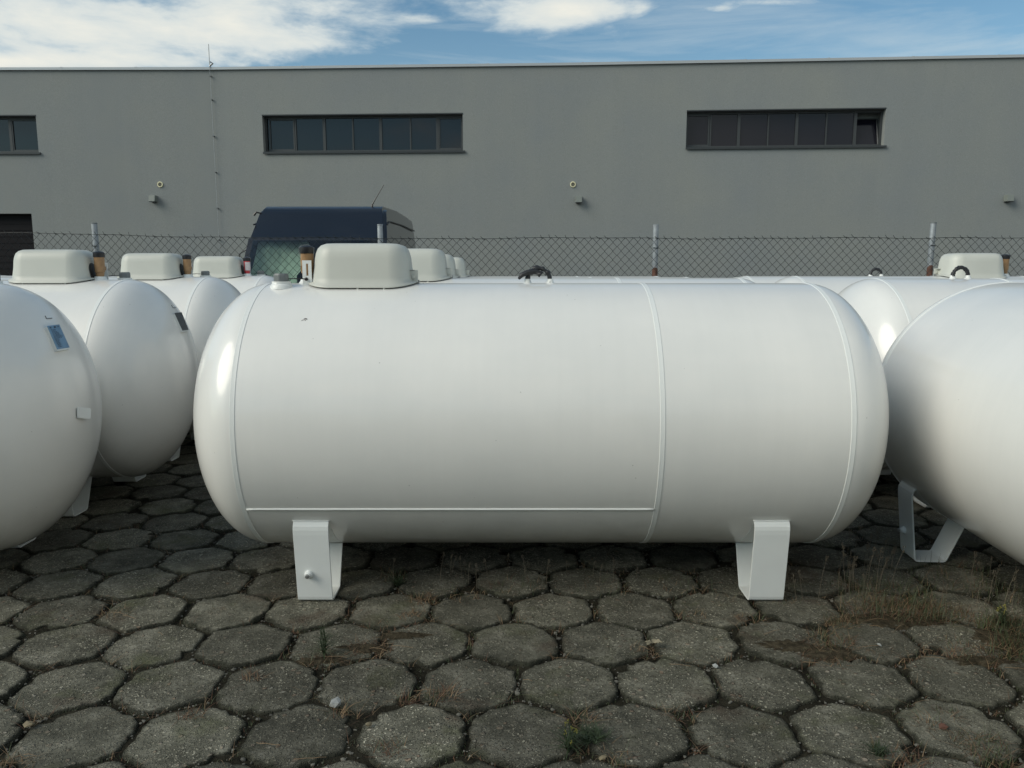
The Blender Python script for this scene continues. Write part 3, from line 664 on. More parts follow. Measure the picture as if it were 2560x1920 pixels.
mesh = b.build('wire_mesh', WIRE, fence)
b = MB(); b.tube([(-8.4 + .25 * i, 0, ftop(-8.4 + .25 * i)) for i in range(68)], .003, 6); b.tube([(-8.4 + .5 * i, 0, .9) for i in range(34)], .0022, 5); b.build('tension_wire', WIRE, fence)
for px, top_, lean, rust in ((235, 557, .067 - .0, 0), (950, 561, .012, 0), (1640, 562, .0, 1), (2334, 556, -.035, 1)):
    p = at(px, top_, FY + .05); z1 = p.z
    b = MB(); dx = lean * .35
    def ppt(zz): return (p.x + dx * (z1 - zz) / 1.0 * .5, .05, zz)
    n_ = 16
    b.tube([ppt(z1 - .005 - (z1 + .3) * i / 8) for i in range(9)], .031, n_, mi=0)
    po = b.build('post', GALV, fence, smooth=True, angle=40)
    b = MB(); q = ppt(z1); b.lathe([(.033, -.012), (.034, -.002), (.031, .0012), (.0001, .0015)], 16, 'Z', (q[0], q[1], q[2])); b.build('post_cap', GREYP if px in (235, 2334) else GALV, po, smooth=True, angle=40)
    b = MB(); q = ppt(z1 - .26); b.tube([(q[0] - .034, .02, q[2]), (q[0], .012, q[2] + .002), (q[0] + .034, .02, q[2])], .003, 5)
    b.tube([(q[0] - .03, .014, q[2] + .01), (q[0] + .02, .006, q[2] - .006)], .002, 5); b.build('tie_wire', WIRE, po)
    if rust:
        b = MB(); pts = [ppt(z1 - .33 - .09 * i) for i in range(12)]; b.tube([(a_[0], a_[1] - .0015, a_[2]) for a_ in pts], [.012, .026] + [.0318] * 10, 14, caps=False); b.build('rust_stain', RUST, po, smooth=True)
# ------------------------------------------------------------------ van
VX = -2.80; VY = 10.45
van = empty('van', (VX, VY, 0), label='dark navy panel van with tall roof and aerial parked beyond the fence', cat='van')
def vw(z_):   # half width by height
    if z_ < 1.05: return 1.06
    return 1.06 - (z_ - 1.05) / 1.27 * .105 - max(0, z_ - 2.1) * .12
side = [(-.02, .35), (-.06, .55), (-.05, .85), (.10, 1.02), (.28, 1.10), (.60, 1.16), (1.02, 1.90), (1.06, 1.935), (1.34, 2.26), (1.40, 2.33), (1.55, 2.385), (3.0, 2.42), (4.45, 2.39), (4.60, 2.33), (4.68, 2.0), (4.75, 1.1), (4.75, .5), (4.70, .35)]
# y on hood relative to VY; windscreen between index 5 and 6
b = MB(); n_ = len(side)
inset = []
vs = []
for s_ in (-1, 1):
    for (yy, zz) in side: vs.append((s_ * vw(zz), yy, zz))
fs = []
for i in range(n_ - 1):
    if i == 5: continue
    fs.append((i, i + 1, n_ + i + 1, n_ + i))
fs.append((n_ - 1, 0, n_, 2 * n_ - 1))
# sides: fan as strips from roof line to sill by columns
body_side = []
for s_ in (0, 1):
    o_ = s_ * n_
    fs.append(tuple(o_ + i for i in (1, 2, 3, 4, 5, 15, 16)))
    fs.append(tuple(o_ + i for i in (0, 1, 16, 17)))
    fs.append(tuple(o_ + i for i in (5, 6, 7, 8, 9, 10, 11, 12, 13, 14, 15)))
b.add(vs, fs)
# windscreen surround
wz0, wz1, wy0, wy1 = 1.16, 1.90, .60, 1.02
def wsp(u_, v_):      # u -1..1, v 0..1
    zz = wz0 + (wz1 - wz0) * v_; yy = wy0 + (wy1 - wy0) * v_ ; return Vector((u_ * vw(zz), yy, zz))
def wq(u0, u1, v0, v1, m_=b): m_.add([wsp(u0, v0), wsp(u1, v0), wsp(u1, v1), wsp(u0, v1)], [(0, 1, 2, 3)])
wq(-1, -.93, 0, 1); wq(.93, 1, 0, 1); wq(-.93, .93, 0, .05); wq(-.93, .93, .955, 1)
body = b.build('body', NAVY, van, bevel=.05, seg=5, smooth=True, angle=50)
ws = MB(); nu = 10
for i in range(nu):
    u0, u1 = -.93 + 1.86 * i / nu, -.93 + 1.86 * (i + 1) / nu
    f_ = lambda u_, v_: wsp(u_, v_) + Vector((0, -.02 * (1 - u_ * u_) - .002, .002))
    ws.add([f_(u0, .05), f_(u1, .05), f_(u1, .955), f_(u0, .955)], [(0, 1, 2, 3)])
ws.build('windscreen', WS, van, smooth=True)
it = MB(); it.box(-.84, .84, .9, 1.75, .9, 1.17); it.box(-.85, .85, 1.9, 1.94, .6, 2.2); it.box(-.85, .85, .7, 1.9, .55, .6); it.build('cab_interior', DARK, van)
cu = MB(); vs = []; nc = 60
for i in range(nc + 1):
    xx = -1.0 + .72 * i / nc; dy = .0
    for v2 in (0, .125, .25, .375, .5, .625, .75, .875, 1):
        zz = 1.2 + .66 * v2; vs.append((max(-vw(zz) + .09, xx + (i / nc) ** 2 * (.22 * noise.noise(Vector((v2 * 3, 2, 7))) + .10 * v2)), wy0 + (wy1 - wy0) * (.03 + .9 * v2) + .21 + .09 * noise.noise(Vector((xx * 5 + v2 * .8, v2 * 1.6, 1))) + .035 * noise.noise(Vector((xx * 14 - v2, v2 * 4, 5))), zz))
cu.add(vs, [(i * 9 + q, (i + 1) * 9 + q, (i + 1) * 9 + q + 1, i * 9 + q + 1) for i in range(nc) for q in range(8)])
cu.build('sun_shade', CURT, van, smooth=True)
# roof gutter lines and door windows
for s_ in (-1, 1):
    gt = MB(); gt.tube([(s_ * (vw(2.12) + .006), 1.22, 2.10), (s_ * (vw(2.17) + .006), 1.6, 2.165), (s_ * (vw(2.19) + .006), 3.0, 2.185), (s_ * (vw(2.17) + .006), 4.55, 2.165)], .011, 6); gt.build('roof_gutter', BLACKP, body)
    dw = MB(); q = [(1.18, 1.18), (1.95, 1.18), (1.95, 1.80), (1.32, 1.80)]
    dw.add([(s_ * (vw(zz) + .004), yy, zz) for yy, zz in q] + [(s_ * (vw(zz) - .02), yy, zz) for yy, zz in q], [(0, 1, 2, 3), (7, 6, 5, 4), (0, 4, 5, 1), (1, 5, 6, 2), (2, 6, 7, 3), (3, 7, 4, 0)])
    dw.build('side_window', GLASS, van)
    mr_ = MB(); mr_.box(s_ * 1.20 - .10, s_ * 1.20 + .10, .98, 1.08, 1.20, 1.50); mm_ = mr_.build('wing_mirror', BLACKP, van, bevel=.03, seg=3, smooth=True, angle=50)
    a_ = MB(); a_.tube([(s_ * 1.0, 1.05, 1.22), (s_ * 1.12, 1.04, 1.26)], .02, 8); a_.tube([(s_ * .98, 1.12, 1.72), (s_ * 1.04, 1.08, 1.74), (s_ * 1.14, 1.06, 1.68), (s_ * 1.18, 1.05, 1.50)], .008, 6); a_.build('mirror_arm', BLACKP, mm_)
    hl = MB(); hl.box(s_ * .74 - .15, s_ * .74 + .15, -.075, -.03, .68, .88); hl.build('headlight', LAMPG, van, bevel=.02)
    dl = MB()
    for yy in (1.10, 2.05, 3.3): dl.box(s_ * 1.062 - .002, s_ * 1.062 + .002, yy, yy + .008, .5, 1.04)
    dl.build('door_gap', BLACKP, van)
    for yy in (.72, 3.85):
        w_ = MB(); w_.lathe([(.19, -.11), (.31, -.11), (.335, -.08), (.335, .08), (.31, .11), (.19, .11)], 32, 'X', (s_ * .955, yy, .335)); ty_ = w_.build('wheel', TYRE, van, smooth=True, angle=40)
        w_ = MB(); w_.lathe([(.0001, .09), (.08, .095), (.14, .06), (.19, .10), (.195, -.10), (.0001, -.09)], 24, 'X', (s_ * .955, yy, .335)); w_.build('rim', RIM, ty_, smooth=True, angle=40)
bp_ = MB(); bp_.box(-.96, .96, -.14, .02, .30, .58); bp_.build('bumper', BLACKP, van, bevel=.04, seg=3)
gr_ = MB()
for k in range(5): gr_.box(-.5, .5, -.075, -.04, .66 + .045 * k, .68 + .045 * k)
gr_.build('grille', BLACKP, van)
an = MB(); an.tube([(.70, 1.56, 2.37), (.71, 1.56, 2.42), (.76, 1.56, 2.50), (.89, 1.54, 2.70)], [.02, .012, .007, .005], 6); an.build('aerial', BLACKP, van)
an = MB(); an.tube([(-.88, 1.42, 2.27), (-.99, 1.42, 2.29), (-1.03, 1.42, 2.25)], [.012, .014, .02], 6); an.build('marker_lamp', BLACKP, van)
wp = MB(); wp.tube([wsp(-.1, .02) + Vector((0, -.05, 0)), wsp(-.65, .30) + Vector((0, -.045, 0))], .008, 5); wp.tube([wsp(.7, .02) + Vector((0, -.05, 0)), wsp(.15, .30) + Vector((0, -.045, 0))], .008, 5); wp.build('wiper', BLACKP, van)

# ------------------------------------------------------------------ building
bl = empty('warehouse', (0, 0, 0), label='long grey rendered warehouse with strip windows and flat parapet roof', cat='building')
def wpt(px, Yc): d = ray(px, 672); return Vector((d.x * Yc / d.y, Yc))
KN = [wpt(-700, 22.28), wpt(555, 22.2), wpt(1450, 21.72), wpt(3300, 20.4)]
SEG = [(KN[i], KN[i + 1]) for i in range(3)]
def seg_hit(i, px, py):
    A, B = SEG[i]; d = ray(px, py); t_ = (B - A); nrm = Vector((-t_.y, t_.x))
    q = nrm.dot(A) / nrm.dot(Vector((d.x, d.y))); p = Vector((0, 0, EYE)) + d * q
    return (Vector((p.x, p.y)) - A).dot(t_.normalized()), p.z
def seg_mat(i):
    A, B = SEG[i]; t_ = (B - A).normalized(); a = math.atan2(t_.y, t_.x)
    return Matrix.Translation((A.x, A.y, 0)) @ Matrix.Rotation(a, 4, 'Z')
ROOF = seg_hit(1, 900, 171)[1]
REV = .24
def wall_seg(i, holes):
    Lg = (SEG[i][1] - SEG[i][0]).length
    xs = sorted({0, Lg} | {h[0] for h in holes} | {h[1] for h in holes}); zs = sorted({-.1, ROOF} | {h[2] for h in holes} | {h[3] for h in holes})
    m_ = MB()
    for a, b2 in zip(xs, xs[1:]):
        for c, d in zip(zs, zs[1:]):
            mxx, mz = (a + b2) / 2, (c + d) / 2
            if any(h[0] < mxx < h[1] and h[2] < mz < h[3] for h in holes): continue
            m_.add([(a, 0, c), (b2, 0, c), (b2, 0, d), (a, 0, d)], [(0, 1, 2, 3)])
    for h in holes:
        a, b2, c, d = h
        for q in (((a, c), (a, d)), ((b2, c), (b2, d)), ((a, c), (b2, c)), ((a, d), (b2, d))):
            (p0, z0), (p1, z1) = q; m_.add([(p0, 0, z0), (p1, 0, z1), (p1, REV + .2, z1), (p0, REV + .2, z0)], [(0, 1, 2, 3)])
    m_.add([(0, .5, -.1), (Lg, .5, -.1), (Lg, .5, ROOF), (0, .5, ROOF)], [(0, 1, 2, 3)])
    w_ = m_.build('wall', WALL, bl, M=seg_mat(i))
    return Lg
def window(i, h, cols, open_last=False, gm=GLASS, first=None):
    a, b2, c, d = h; M = seg_mat(i); fw = .055
    f_ = MB(); yy0, yy1 = REV - .06, REV + .02
    f_.box(a, b2, yy0, yy1, d - fw, d); f_.box(a, b2, yy0, yy1, c, c + fw)
    f_.box(a, a + fw, yy0 + .002, yy1, c + fw, d - fw); f_.box(b2 - fw, b2, yy0 + .002, yy1, c + fw, d - fw)
    us = [a + (b2 - a) * q for q in cols]
    for k, q in enumerate(us[1:-1]): wd = .075 if k % 2 else .035; f_.box(q - wd / 2, q + wd / 2, yy0 + .004, yy1, c + fw, d - fw)
    fr_ = f_.build('window', FRAMEM, bl, M=M)
    for k, (u0, u1) in enumerate(zip(us, us[1:])):
        if open_last and k == len(us) - 2:
            s_ = MB(); zz0, zz1 = c + fw, d - fw; tilt = .20
            g_ = [(u0 + .04, yy1 + .02, zz0), (u1 - .05, yy1 + .02, zz0), (u1 - .05, yy1 + tilt, zz1 - .12), (u0 + .04, yy1 + tilt, zz1 - .12)]
            s_.add(g_, [(0, 1, 2, 3)]); s_.build('tilted_pane', gm, fr_, M=M)
            s_ = MB(); s_.tube([g_[0], g_[1], g_[2], g_[3]], .025, 4, closed=True); s_.build('sash', FRAMEM, fr_, M=M)
            continue
        s_ = MB(); sash = .04 if k in (0, len(us) - 2) else 0
        if sash: s_.box(u0 + .03, u1 - .03, yy0 + .012, yy0 + .03, c + fw, c + fw + sash); s_.box(u0 + .03, u1 - .03, yy0 + .012, yy0 + .03, d - fw - sash, d - fw); s_.box(u0 + .03, u0 + .03 + sash, yy0 + .012, yy0 + .03, c + fw + sash, d - fw - sash); s_.box(u1 - .03 - sash, u1 - .03, yy0 + .012, yy0 + .03, c + fw + sash, d - fw - sash); s_.build('sash', FRAMEM, fr_, M=M)
        p_ = MB(); p_.add([(u0, REV - .02, c + .02), (u1, REV - .02, c + .02), (u1, REV - .02, d - .02), (u0, REV - .02, d - .02)], [(0, 1, 2, 3)]); p_.build('pane', gm, fr_, M=M)
    s_ = MB(); s_.box(a - .005, b2 + .06, -.05, REV - .065, c - .035, c - .005); s_.box(a - .005, b2 + .06, -.052, -.045, c - .06, c - .036); s_.build('sill', SILL, fr_, M=M)
    s_ = MB(); s_.box(a - .004, b2 + .004, -.012, .10, d - .002, d + .028); s_.build('blind_box', SILL, fr_, M=M)
    b_ = MB(); b_.box(a, b2, REV + .75, REV + .8, c - .1, d + .1); b_.build('room_dark', DARK, fr_, M=M)
# window rectangles from the photo
def rect(i, x0, x1, y0, y1):
    xm = (x0 + x1) / 2; a = seg_hit(i, x0, (y0 + y1) / 2)[0]; b2 = seg_hit(i, x1, (y0 + y1) / 2)[0]
    return (a, b2, seg_hit(i, xm, y1)[1], seg_hit(i, xm, y0)[1])
hL = rect(0, -420, 93, 290, 381); hD = rect(0, -330, 90, 534, 800); hD = (hD[0], hD[1], -.1, hD[3])
wall_seg(0, [hL, hD]); window(0, hL, [0, .14, .285, .43, .57, .715, .86 - .01, 1])
hM = rect(1, 657, 1157, 287, 378); wall_seg(1, [hM])
window(1, hM, [0.015, .155, .30, .445, .585, .735, .87, 1])
hR = rect(2, 1716, 2212, 275, 366); wall_seg(2, [hR])
window(2, hR, [0, .13, .275, .425, .57, .72, .865, 1], open_last=True, gm=GLASSR)
b = MB(); k = 0
nb = 34
for q in range(nb):
    z0 = -.05 + (hD[3] + .05) * q / nb; z1 = -.05 + (hD[3] + .05) * (q + 1) / nb
    b.box(hD[0], hD[1], REV + (.0 if q % 2 else .012), REV + .05, z0, z1)
b.build('roller_door', DOORM, bl, M=seg_mat(0))
# parapet flashing
for i in range(3):
    Lg = (SEG[i][1] - SEG[i][0]).length; b = MB(); npz = max(1, int(Lg / 2.0)); rr = random.Random(i)
    for q in range(npz):
        a, c = Lg * q / npz, Lg * (q + 1) / npz
        b.box(a, c - .012, -.055, .5, ROOF + .002, ROOF + .068 + rr.uniform(0, .004)); b.box(c - .03, c + .03, -.058, .5, ROOF + .0, ROOF + .077)
    b.build('parapet_flashing', CAPM, bl, M=seg_mat(i))
b = MB(); b.box(-30, 32, 23.0, 50, -.1, ROOF - .4); b.build('roof_block', WALL, bl)
# lightning rod with down conductor
s0, z0 = seg_hit(0, 556, 168); M = seg_mat(0); Lg0 = (SEG[0][1] - SEG[0][0]).length
lr = empty('lightning_conductor', M @ Vector((Lg0 - .02, -.06, 0)), label='thin lightning conductor wire clipped down the grey wall below a roof rod', cat='lightning rod')
zr = seg_hit(0, 556, 112)[1]
b = MB(); b.tube([(0, .0, ROOF + .1), (0, 0, zr)], .010, 6); b.tube([(-.0, 0, ROOF + .09), (.09, 0, ROOF + .16), (.02, 0, ROOF + .2)], .022, 6); b.build('rod', STEEL, lr)
b = MB(); b.tube([(0, 0, ROOF + .12), (0, -.02, ROOF), (0, 0, ROOF - .15), (0, 0, 0)], .006, 6); b.build('conductor_wire', GALV, lr)
for py in (191, 250, 341, 431, 521, 600):
    zz = seg_hit(0, 560, py)[1]; b = MB(); b.box(-.022, .022, -.012, .06, zz - .012, zz + .012); b.build('clip', GREYP, lr, bevel=.004)
# round vents
for (i, px, py, lab) in ((0, 401, 461.5, 'small round cream vent on the grey wall left of the lightning conductor'), (1, 1432.5, 461.5, 'small round cream vent on the grey wall between the two strip windows')):
    s_, zz = seg_hit(i, px, py); M = seg_mat(i)
    e = empty('wall_vent', M @ Vector((s_, 0, zz)), label=lab, cat='vent', group='round vents on the warehouse wall')
    b = MB(); b.lathe([(.078, .0), (.080, -.02), (.070, -.03), (.052, -.028), (.050, -.012)], 28, 'Y'); b.build('vent_ring', YEL, e, smooth=True, angle=40)
    b = MB(); b.lathe([(.0001, -.012), (.052, -.012)], 28, 'Y')
    for q in range(5): b.box(-.045, .045, -.02, -.013, -.036 + .017 * q, -.030 + .017 * q)
    b.build('grille', YELG, e)
# wall lamps
for (i, px, py, w_, lab) in ((0, 386, 497, .21, 'small grey box lamp on the wall left, under the first round vent'), (1, 1446, 499, .16, 'small grey box lamp on the wall centre, under the second round vent'), (2, 2517, 496, .26, 'small grey box lamp on the wall near the right photo edge')):
    s_, zz = seg_hit(i, px, py); M = seg_mat(i)
    e = empty('wall_lamp', M @ Vector((s_, 0, zz)), label=lab, cat='wall lamp', group='box lamps on the warehouse wall')
    b = MB(); h2 = .085; w2 = .085
    b.add([(-w2, 0, -h2), (w2, 0, -h2), (w2, 0, h2), (-w2, 0, h2), (-w2, -.19, -h2), (w2, -.19, -h2), (w2, -.15, h2), (-w2, -.15, h2)], [(0, 1, 2, 3), (4, 5, 6, 7), (0, 1, 5, 4), (3, 2, 6, 7), (0, 3, 7, 4), (1, 2, 6, 5)])
    b.build('housing', BOXM, e, bevel=.006)
    b = MB(); b.box(-w2 + .01, w2 - .01, -.18, -.01, -h2 - .014, -h2 - .001); b.build('lamp_glass', BLACKP, e)

# ------------------------------------------------------------------ plants, stones, leaves
def blade(m_, p, h, lean, az, w, mi, seg=4, curl=1.0):
    d = Vector((math.cos(az), math.sin(az), 0)); sd_ = Vector((-math.sin(az), math.cos(az), 0)); vs = []
    for k in range(seg + 1):
        t_ = k / seg; c = p + d * (lean * h * t_ ** 1.6) + Vector((0, 0, h * t_ * (1 - .25 * lean * t_ * curl))); ww = w * (1 - t_ * .9)
        vs += [c - sd_ * ww, c + sd_ * ww]
    m_.add(vs, [(2 * k, 2 * k + 1, 2 * k + 3, 2 * k + 2) for k in range(seg)], mi); return (Vector(vs[-1]) + Vector(vs[-2])) / 2
def seed_head(m_, p, s_, mi, rr):
    for k in range(9):
        q = p + Vector((rr.uniform(-.5, .5), rr.uniform(-.5, .5), rr.uniform(-1.2, .6))) * s_; r = s_ * rr.uniform(.14, .26)
        m_.add([q + Vector((r, 0, 0)), q + Vector((-r * .5, r * .8, 0)), q + Vector((-r * .5, -r * .8, 0)), q + Vector((0, 0, 2.2 * r)), q - Vector((0, 0, 1.6 * r))], [(0, 1, 3), (1, 2, 3), (2, 0, 3), (1, 0, 4), (2, 1, 4), (0, 2, 4)], mi)
rr = random.Random(21)
G = MB()          # green, dry, red
def clump(dx, dy, n_, spread, h, mix, flat=0.0):
    c = onground(dx, dy)
    for _ in range(n_):
        a = rr.uniform(0, 6.283); r = spread * math.sqrt(rr.random()); p = c + Vector((r * math.cos(a) * 1.25, r * math.sin(a), -.012))
        mi = rr.choices((0, 1, 2), mix)[0]; hh = h * rr.uniform(.35, 1.15)
        if mi == 0: blade(G, p, hh, rr.uniform(.1, .9), rr.uniform(0, 6.283), .0013, 0)
        else: blade(G, p, hh * (.75 - flat * .3), rr.uniform(.4, 2.2 + flat), rr.uniform(0, 6.283), .0016, mi)
# big tussock right of the right leg, and others (positions on the 2212-pixel view)
for dx, dy, n_, sp_, h, mix in ((1880, 1318, 300, .10, .09, (5, 3, 4)), (1960, 1325, 420, .11, .10, (6, 3, 3)), (2030, 1325, 330, .10, .08, (5, 3, 4)), (1930, 1285, 260, .14, .09, (7, 2, 1)),
    (1815, 1345, 160, .05, .06, (4, 4, 2)), (1795, 1385, 240, .07, .06, (4, 4, 3)), (1775, 1420, 160, .07, .04, (1, 4, 4)), (1700, 1400, 110, .10, .03, (1, 2, 5)), (1860, 1412, 90, .06, .035, (1, 5, 2)), (1960, 1418, 120, .08, .035, (1, 5, 3)),
    (2180, 1360, 350, .09, .10, (7, 2, 1)), (2190, 1410, 280, .08, .09, (5, 3, 2)), (2110, 1420, 160, .09, .05, (2, 4, 3)), (2080, 1395, 100, .08, .04, (2, 3, 4)),
    (915, 1295, 130, .05, .05, (1, 5, 2)), (885, 1330, 60, .04, .05, (0, 5, 2)), (850, 1250, 60, .05, .08, (4, 2, 1)), (790, 1405, 130, .07, .05, (0, 5, 5)), (700, 1425, 130, .06, .05, (3, 2, 4)), (800, 1380, 70, .07, .03, (0, 2, 5)), (850, 1355, 80, .09, .03, (0, 2, 5)),
    (950, 1505, 90, .04, .07, (3, 3, 3)), (880, 1510, 50, .03, .05, (2, 3, 3)), (730, 1540, 50, .03, .06, (2, 4, 1)), (250, 1325, 70, .05, .05, (1, 4, 2)), (480, 1320, 60, .05, .04, (2, 3, 1)), (545, 1465, 50, .03, .05, (0, 3, 5)), (410, 1540, 60, .04, .05, (1, 3, 4)),
    (1395, 1405, 60, .05, .04, (0, 4, 5)), (1500, 1330, 40, .04, .05, (2, 3, 1)), (1620, 1335, 60, .05, .05, (2, 4, 2)), (1470, 1545, 50, .04, .05, (3, 3, 2)), (1255, 1555, 60, .03, .07, (2, 4, 1)), (2010, 1565, 70, .03, .05, (1, 5, 3)), (2050, 1540, 50, .03, .05, (4, 2, 2)),
    (1900, 1620, 40, .02, .06, (8, 1, 0)), (2120, 1610, 150, .06, .06, (6, 2, 2)), (2150, 1640, 120, .05, .05, (6, 2, 1)), (1960, 1640, 90, .05, .05, (1, 3, 4)), (840, 1620, 80, .04, .05, (2, 2, 5)), (1330, 1640, 60, .04, .05, (2, 4, 1)), (30, 1650, 60, .05, .06, (1, 5, 1)),
    (1000, 1285, 60, .08, .05, (2, 3, 1)), (1120, 1265, 70, .10, .07, (3, 2, 1)), (1300, 1270, 60, .10, .06, (3, 2, 1)), (1480, 1265, 50, .10, .06, (3, 2, 1)), (1560, 1290, 30, .06, .05, (2, 2, 1)), (1700, 1300, 40, .05, .05, (2, 3, 1)), (2060, 1250, 160, .16, .10, (6, 2, 1)), (1850, 1270, 120, .10, .08, (6, 2, 1)), (2180, 1290, 120, .14, .10, (6, 2, 1))):
    clump(dx, dy, int(n_ * (1.2 if dx > 1680 else 1.15)), sp_ * 1.1, h, mix)
# wisps in the joints
for (cx0, cy0) in CENT:
    if not (1.8 < cy0 < 4.6 and abs(cx0) < 2.9): continue
    for k in range(6):
        if rr.random() > .55: continue
        a = k * math.pi / 3 + math.pi / 6; v0 = Vector((cx0 + math.cos(a) * SP / math.sqrt(3), cy0 + math.sin(a) * SP / math.sqrt(3), -.014)); a2 = a + math.pi / 3
        v1 = Vector((cx0 + math.cos(a2) * SP / math.sqrt(3), cy0 + math.sin(a2) * SP / math.sqrt(3), -.014)); c = v0.lerp(v1, rr.random() ** 1.6)
        for _ in range(rr.randrange(3, 12)):
            p = c + Vector((rr.gauss(0, .012), rr.gauss(0, .012), 0)); mi = rr.choices((0, 1, 2), (3, 4, 3))[0]
            blade(G, p, rr.uniform(.015, .05), rr.uniform(.3, 2.4), rr.uniform(0, 6.283), .0011, mi)
# low moss tufts along the joints
for (cx0, cy0) in CENT:
    if not (1.8 < cy0 < 3.6 and abs(cx0) < 2.2): continue
    for k in range(3):
        a = k * math.pi / 3 + math.pi / 6; a2 = a + math.pi / 3
        v0 = Vector((cx0 + math.cos(a) * SP / math.sqrt(3), cy0 + math.sin(a) * SP / math.sqrt(3), -.014)); v1 = Vector((cx0 + math.cos(a2) * SP / math.sqrt(3), cy0 + math.sin(a2) * SP / math.sqrt(3), -.014))
        if noise.noise(Vector((cx0 * 1.3, cy0 * 1.3, k))) < -.05: continue
        for _ in range(26):
            p = v0.lerp(v1, rr.random()) + Vector((rr.gauss(0, .005), rr.gauss(0, .005), 0)); blade(G, p, rr.uniform(.006, .016), rr.uniform(0, 1), rr.uniform(0, 6.28), .0013, 0 if rr.random() < .7 else 2, seg=2)
tag(G.build('grass', [GREEN2, DRY, RED]), 'green and dead brown grass growing from the joints of the hexagonal paving', 'grass', kind='stuff')
# thin drifts of brown soil over the slabs
LS = MB()
for dx, dy, rx, ry in ((795, 1400, .13, .045), (875, 1372, .11, .035), (700, 1425, .09, .04), (1700, 1395, .15, .05), (1790, 1410, .14, .06), (1950, 1335, .24, .08), (2130, 1425, .16, .05), (2180, 1380, .14, .10)):
    c = onground(dx, dy); vs = []; nr, na = 9, 90; sd_ = rr.uniform(0, 50)
    for i in range(nr + 1):
        for k in range(na):
            a = 2 * math.pi * k / na; q = i / nr; e_ = 1 + .45 * noise.noise(Vector((math.cos(a) * 1.6, math.sin(a) * 1.6, sd_))) + .5 * noise.noise(Vector((math.cos(a) * 4, math.sin(a) * 4, sd_))) + .35 * noise.noise(Vector((math.cos(a) * 11, math.sin(a) * 11, sd_)))
            xx, yy = c.x + rx * q * e_ * math.cos(a), c.y + ry * q * e_ * math.sin(a)
            vs.append((xx, yy, .0045 * (1 - q * q) + .004 * noise.noise(Vector((xx * 30, yy * 30, sd_))) + .003 * noise.noise(Vector((xx * 80, yy * 80, 1))) - .012 * q ** 4 + .001))
    LS.add(vs, [(i * na + k, (i + 1) * na + k, (i + 1) * na + (k + 1) % na, i * na + (k + 1) % na) for i in range(nr) for k in range(na)])
tag(LS.build('loose_soil', mat('brown_soil', (.052, .043, .028), .95, spec=.1, var=.6, vscale=40, bump=1, bscale=150, bdist=.006), smooth=True), 'thin drifts of brown soil washed over the paving', 'soil', kind='stuff')
# straw: long dry stalks lying on the slabs
ST = MB()
for dx, dy in ((1850, 1400), (1880, 1360), (1950, 1420), (2010, 1410), (1440, 1432), (820, 1395), (800, 1410), (780, 1412), (840, 1398), (240, 1320), (270, 1330), (330, 1370), (2140, 1400), (2190, 1450), (900, 1490), (1140, 1470), (1330, 1600), (1870, 1640), (550, 1620), (1990, 1430), (1730, 1430), (1860, 1340), (1650, 1380), (620, 1640), (60, 1640), (700, 1415), (1390, 1395)):
    c = onground(dx, dy) + Vector((rr.uniform(-.03, .03), rr.uniform(-.03, .03), .006)); a = rr.uniform(-.6, .6); ln = rr.uniform(.03, .10); bend = rr.uniform(-.3, .3); pts = []
    for k in range(6):
        t_ = k / 5; pts.append(c + Vector((math.cos(a + bend * t_) * ln * t_, math.sin(a + bend * t_) * ln * t_, .004 * math.sin(math.pi * t_) + rr.uniform(0, .003))))
    ST.tube(pts, .0010, 4)
tag(ST.build('straw', DRY), 'dry stalks lying across the paving', 'straw', kind='stuff')
# tall flowering grass stems
TS = MB()
stems = [(1700, 1290, .20), (1712, 1292, .17), (1722, 1300, .13), (1690, 1295, .15), (1683, 1297, .16), (1735, 1296, .14), (1768, 1290, .19), (1840, 1265, .15), (1030, 1270, .12), (1060, 1265, .14), (1140, 1260, .14), (1180, 1262, .13), (850, 1262, .13), (1295, 1262, .10), (950, 1255, .14), (1000, 1250, .12)]
for _ in range(30): stems.append((rr.uniform(1800, 1935), rr.uniform(1215, 1300), rr.uniform(.09, .24)))
for _ in range(8): stems.append((rr.uniform(1935, 2205), rr.uniform(1290, 1330), rr.uniform(.04, .10)))
for _ in range(10): stems.append((rr.uniform(2080, 2205), rr.uniform(1240, 1330), rr.uniform(.08, .2)))
for _ in range(10): stems.append((rr.uniform(800, 1550), rr.uniform(1235, 1265), rr.uniform(.06, .13)))
for dx, dy, h in stems:
    p = onground(dx, dy); p.z = -.01; az = rr.uniform(0, 6.28); ln = rr.uniform(0, .35)
    q = p + Vector((math.cos(az) * ln * h, math.sin(az) * ln * h * .5, h)); m_ = p.lerp(q, .55) + Vector((-.02 * h, 0, .01))
    TS.tube([p, m_, q], [.0011, .0009, .0007], 4); seed_head(TS, q, .010 + .02 * h, 0, rr)
    if rr.random() < .4: seed_head(TS, p.lerp(q, .82) + Vector((.006, 0, 0)), .009, 0, rr)
tag(TS.build('seeding_grass', SEEDM), 'tall thin grass stems with seed heads standing round the tank legs', 'grass', kind='stuff')
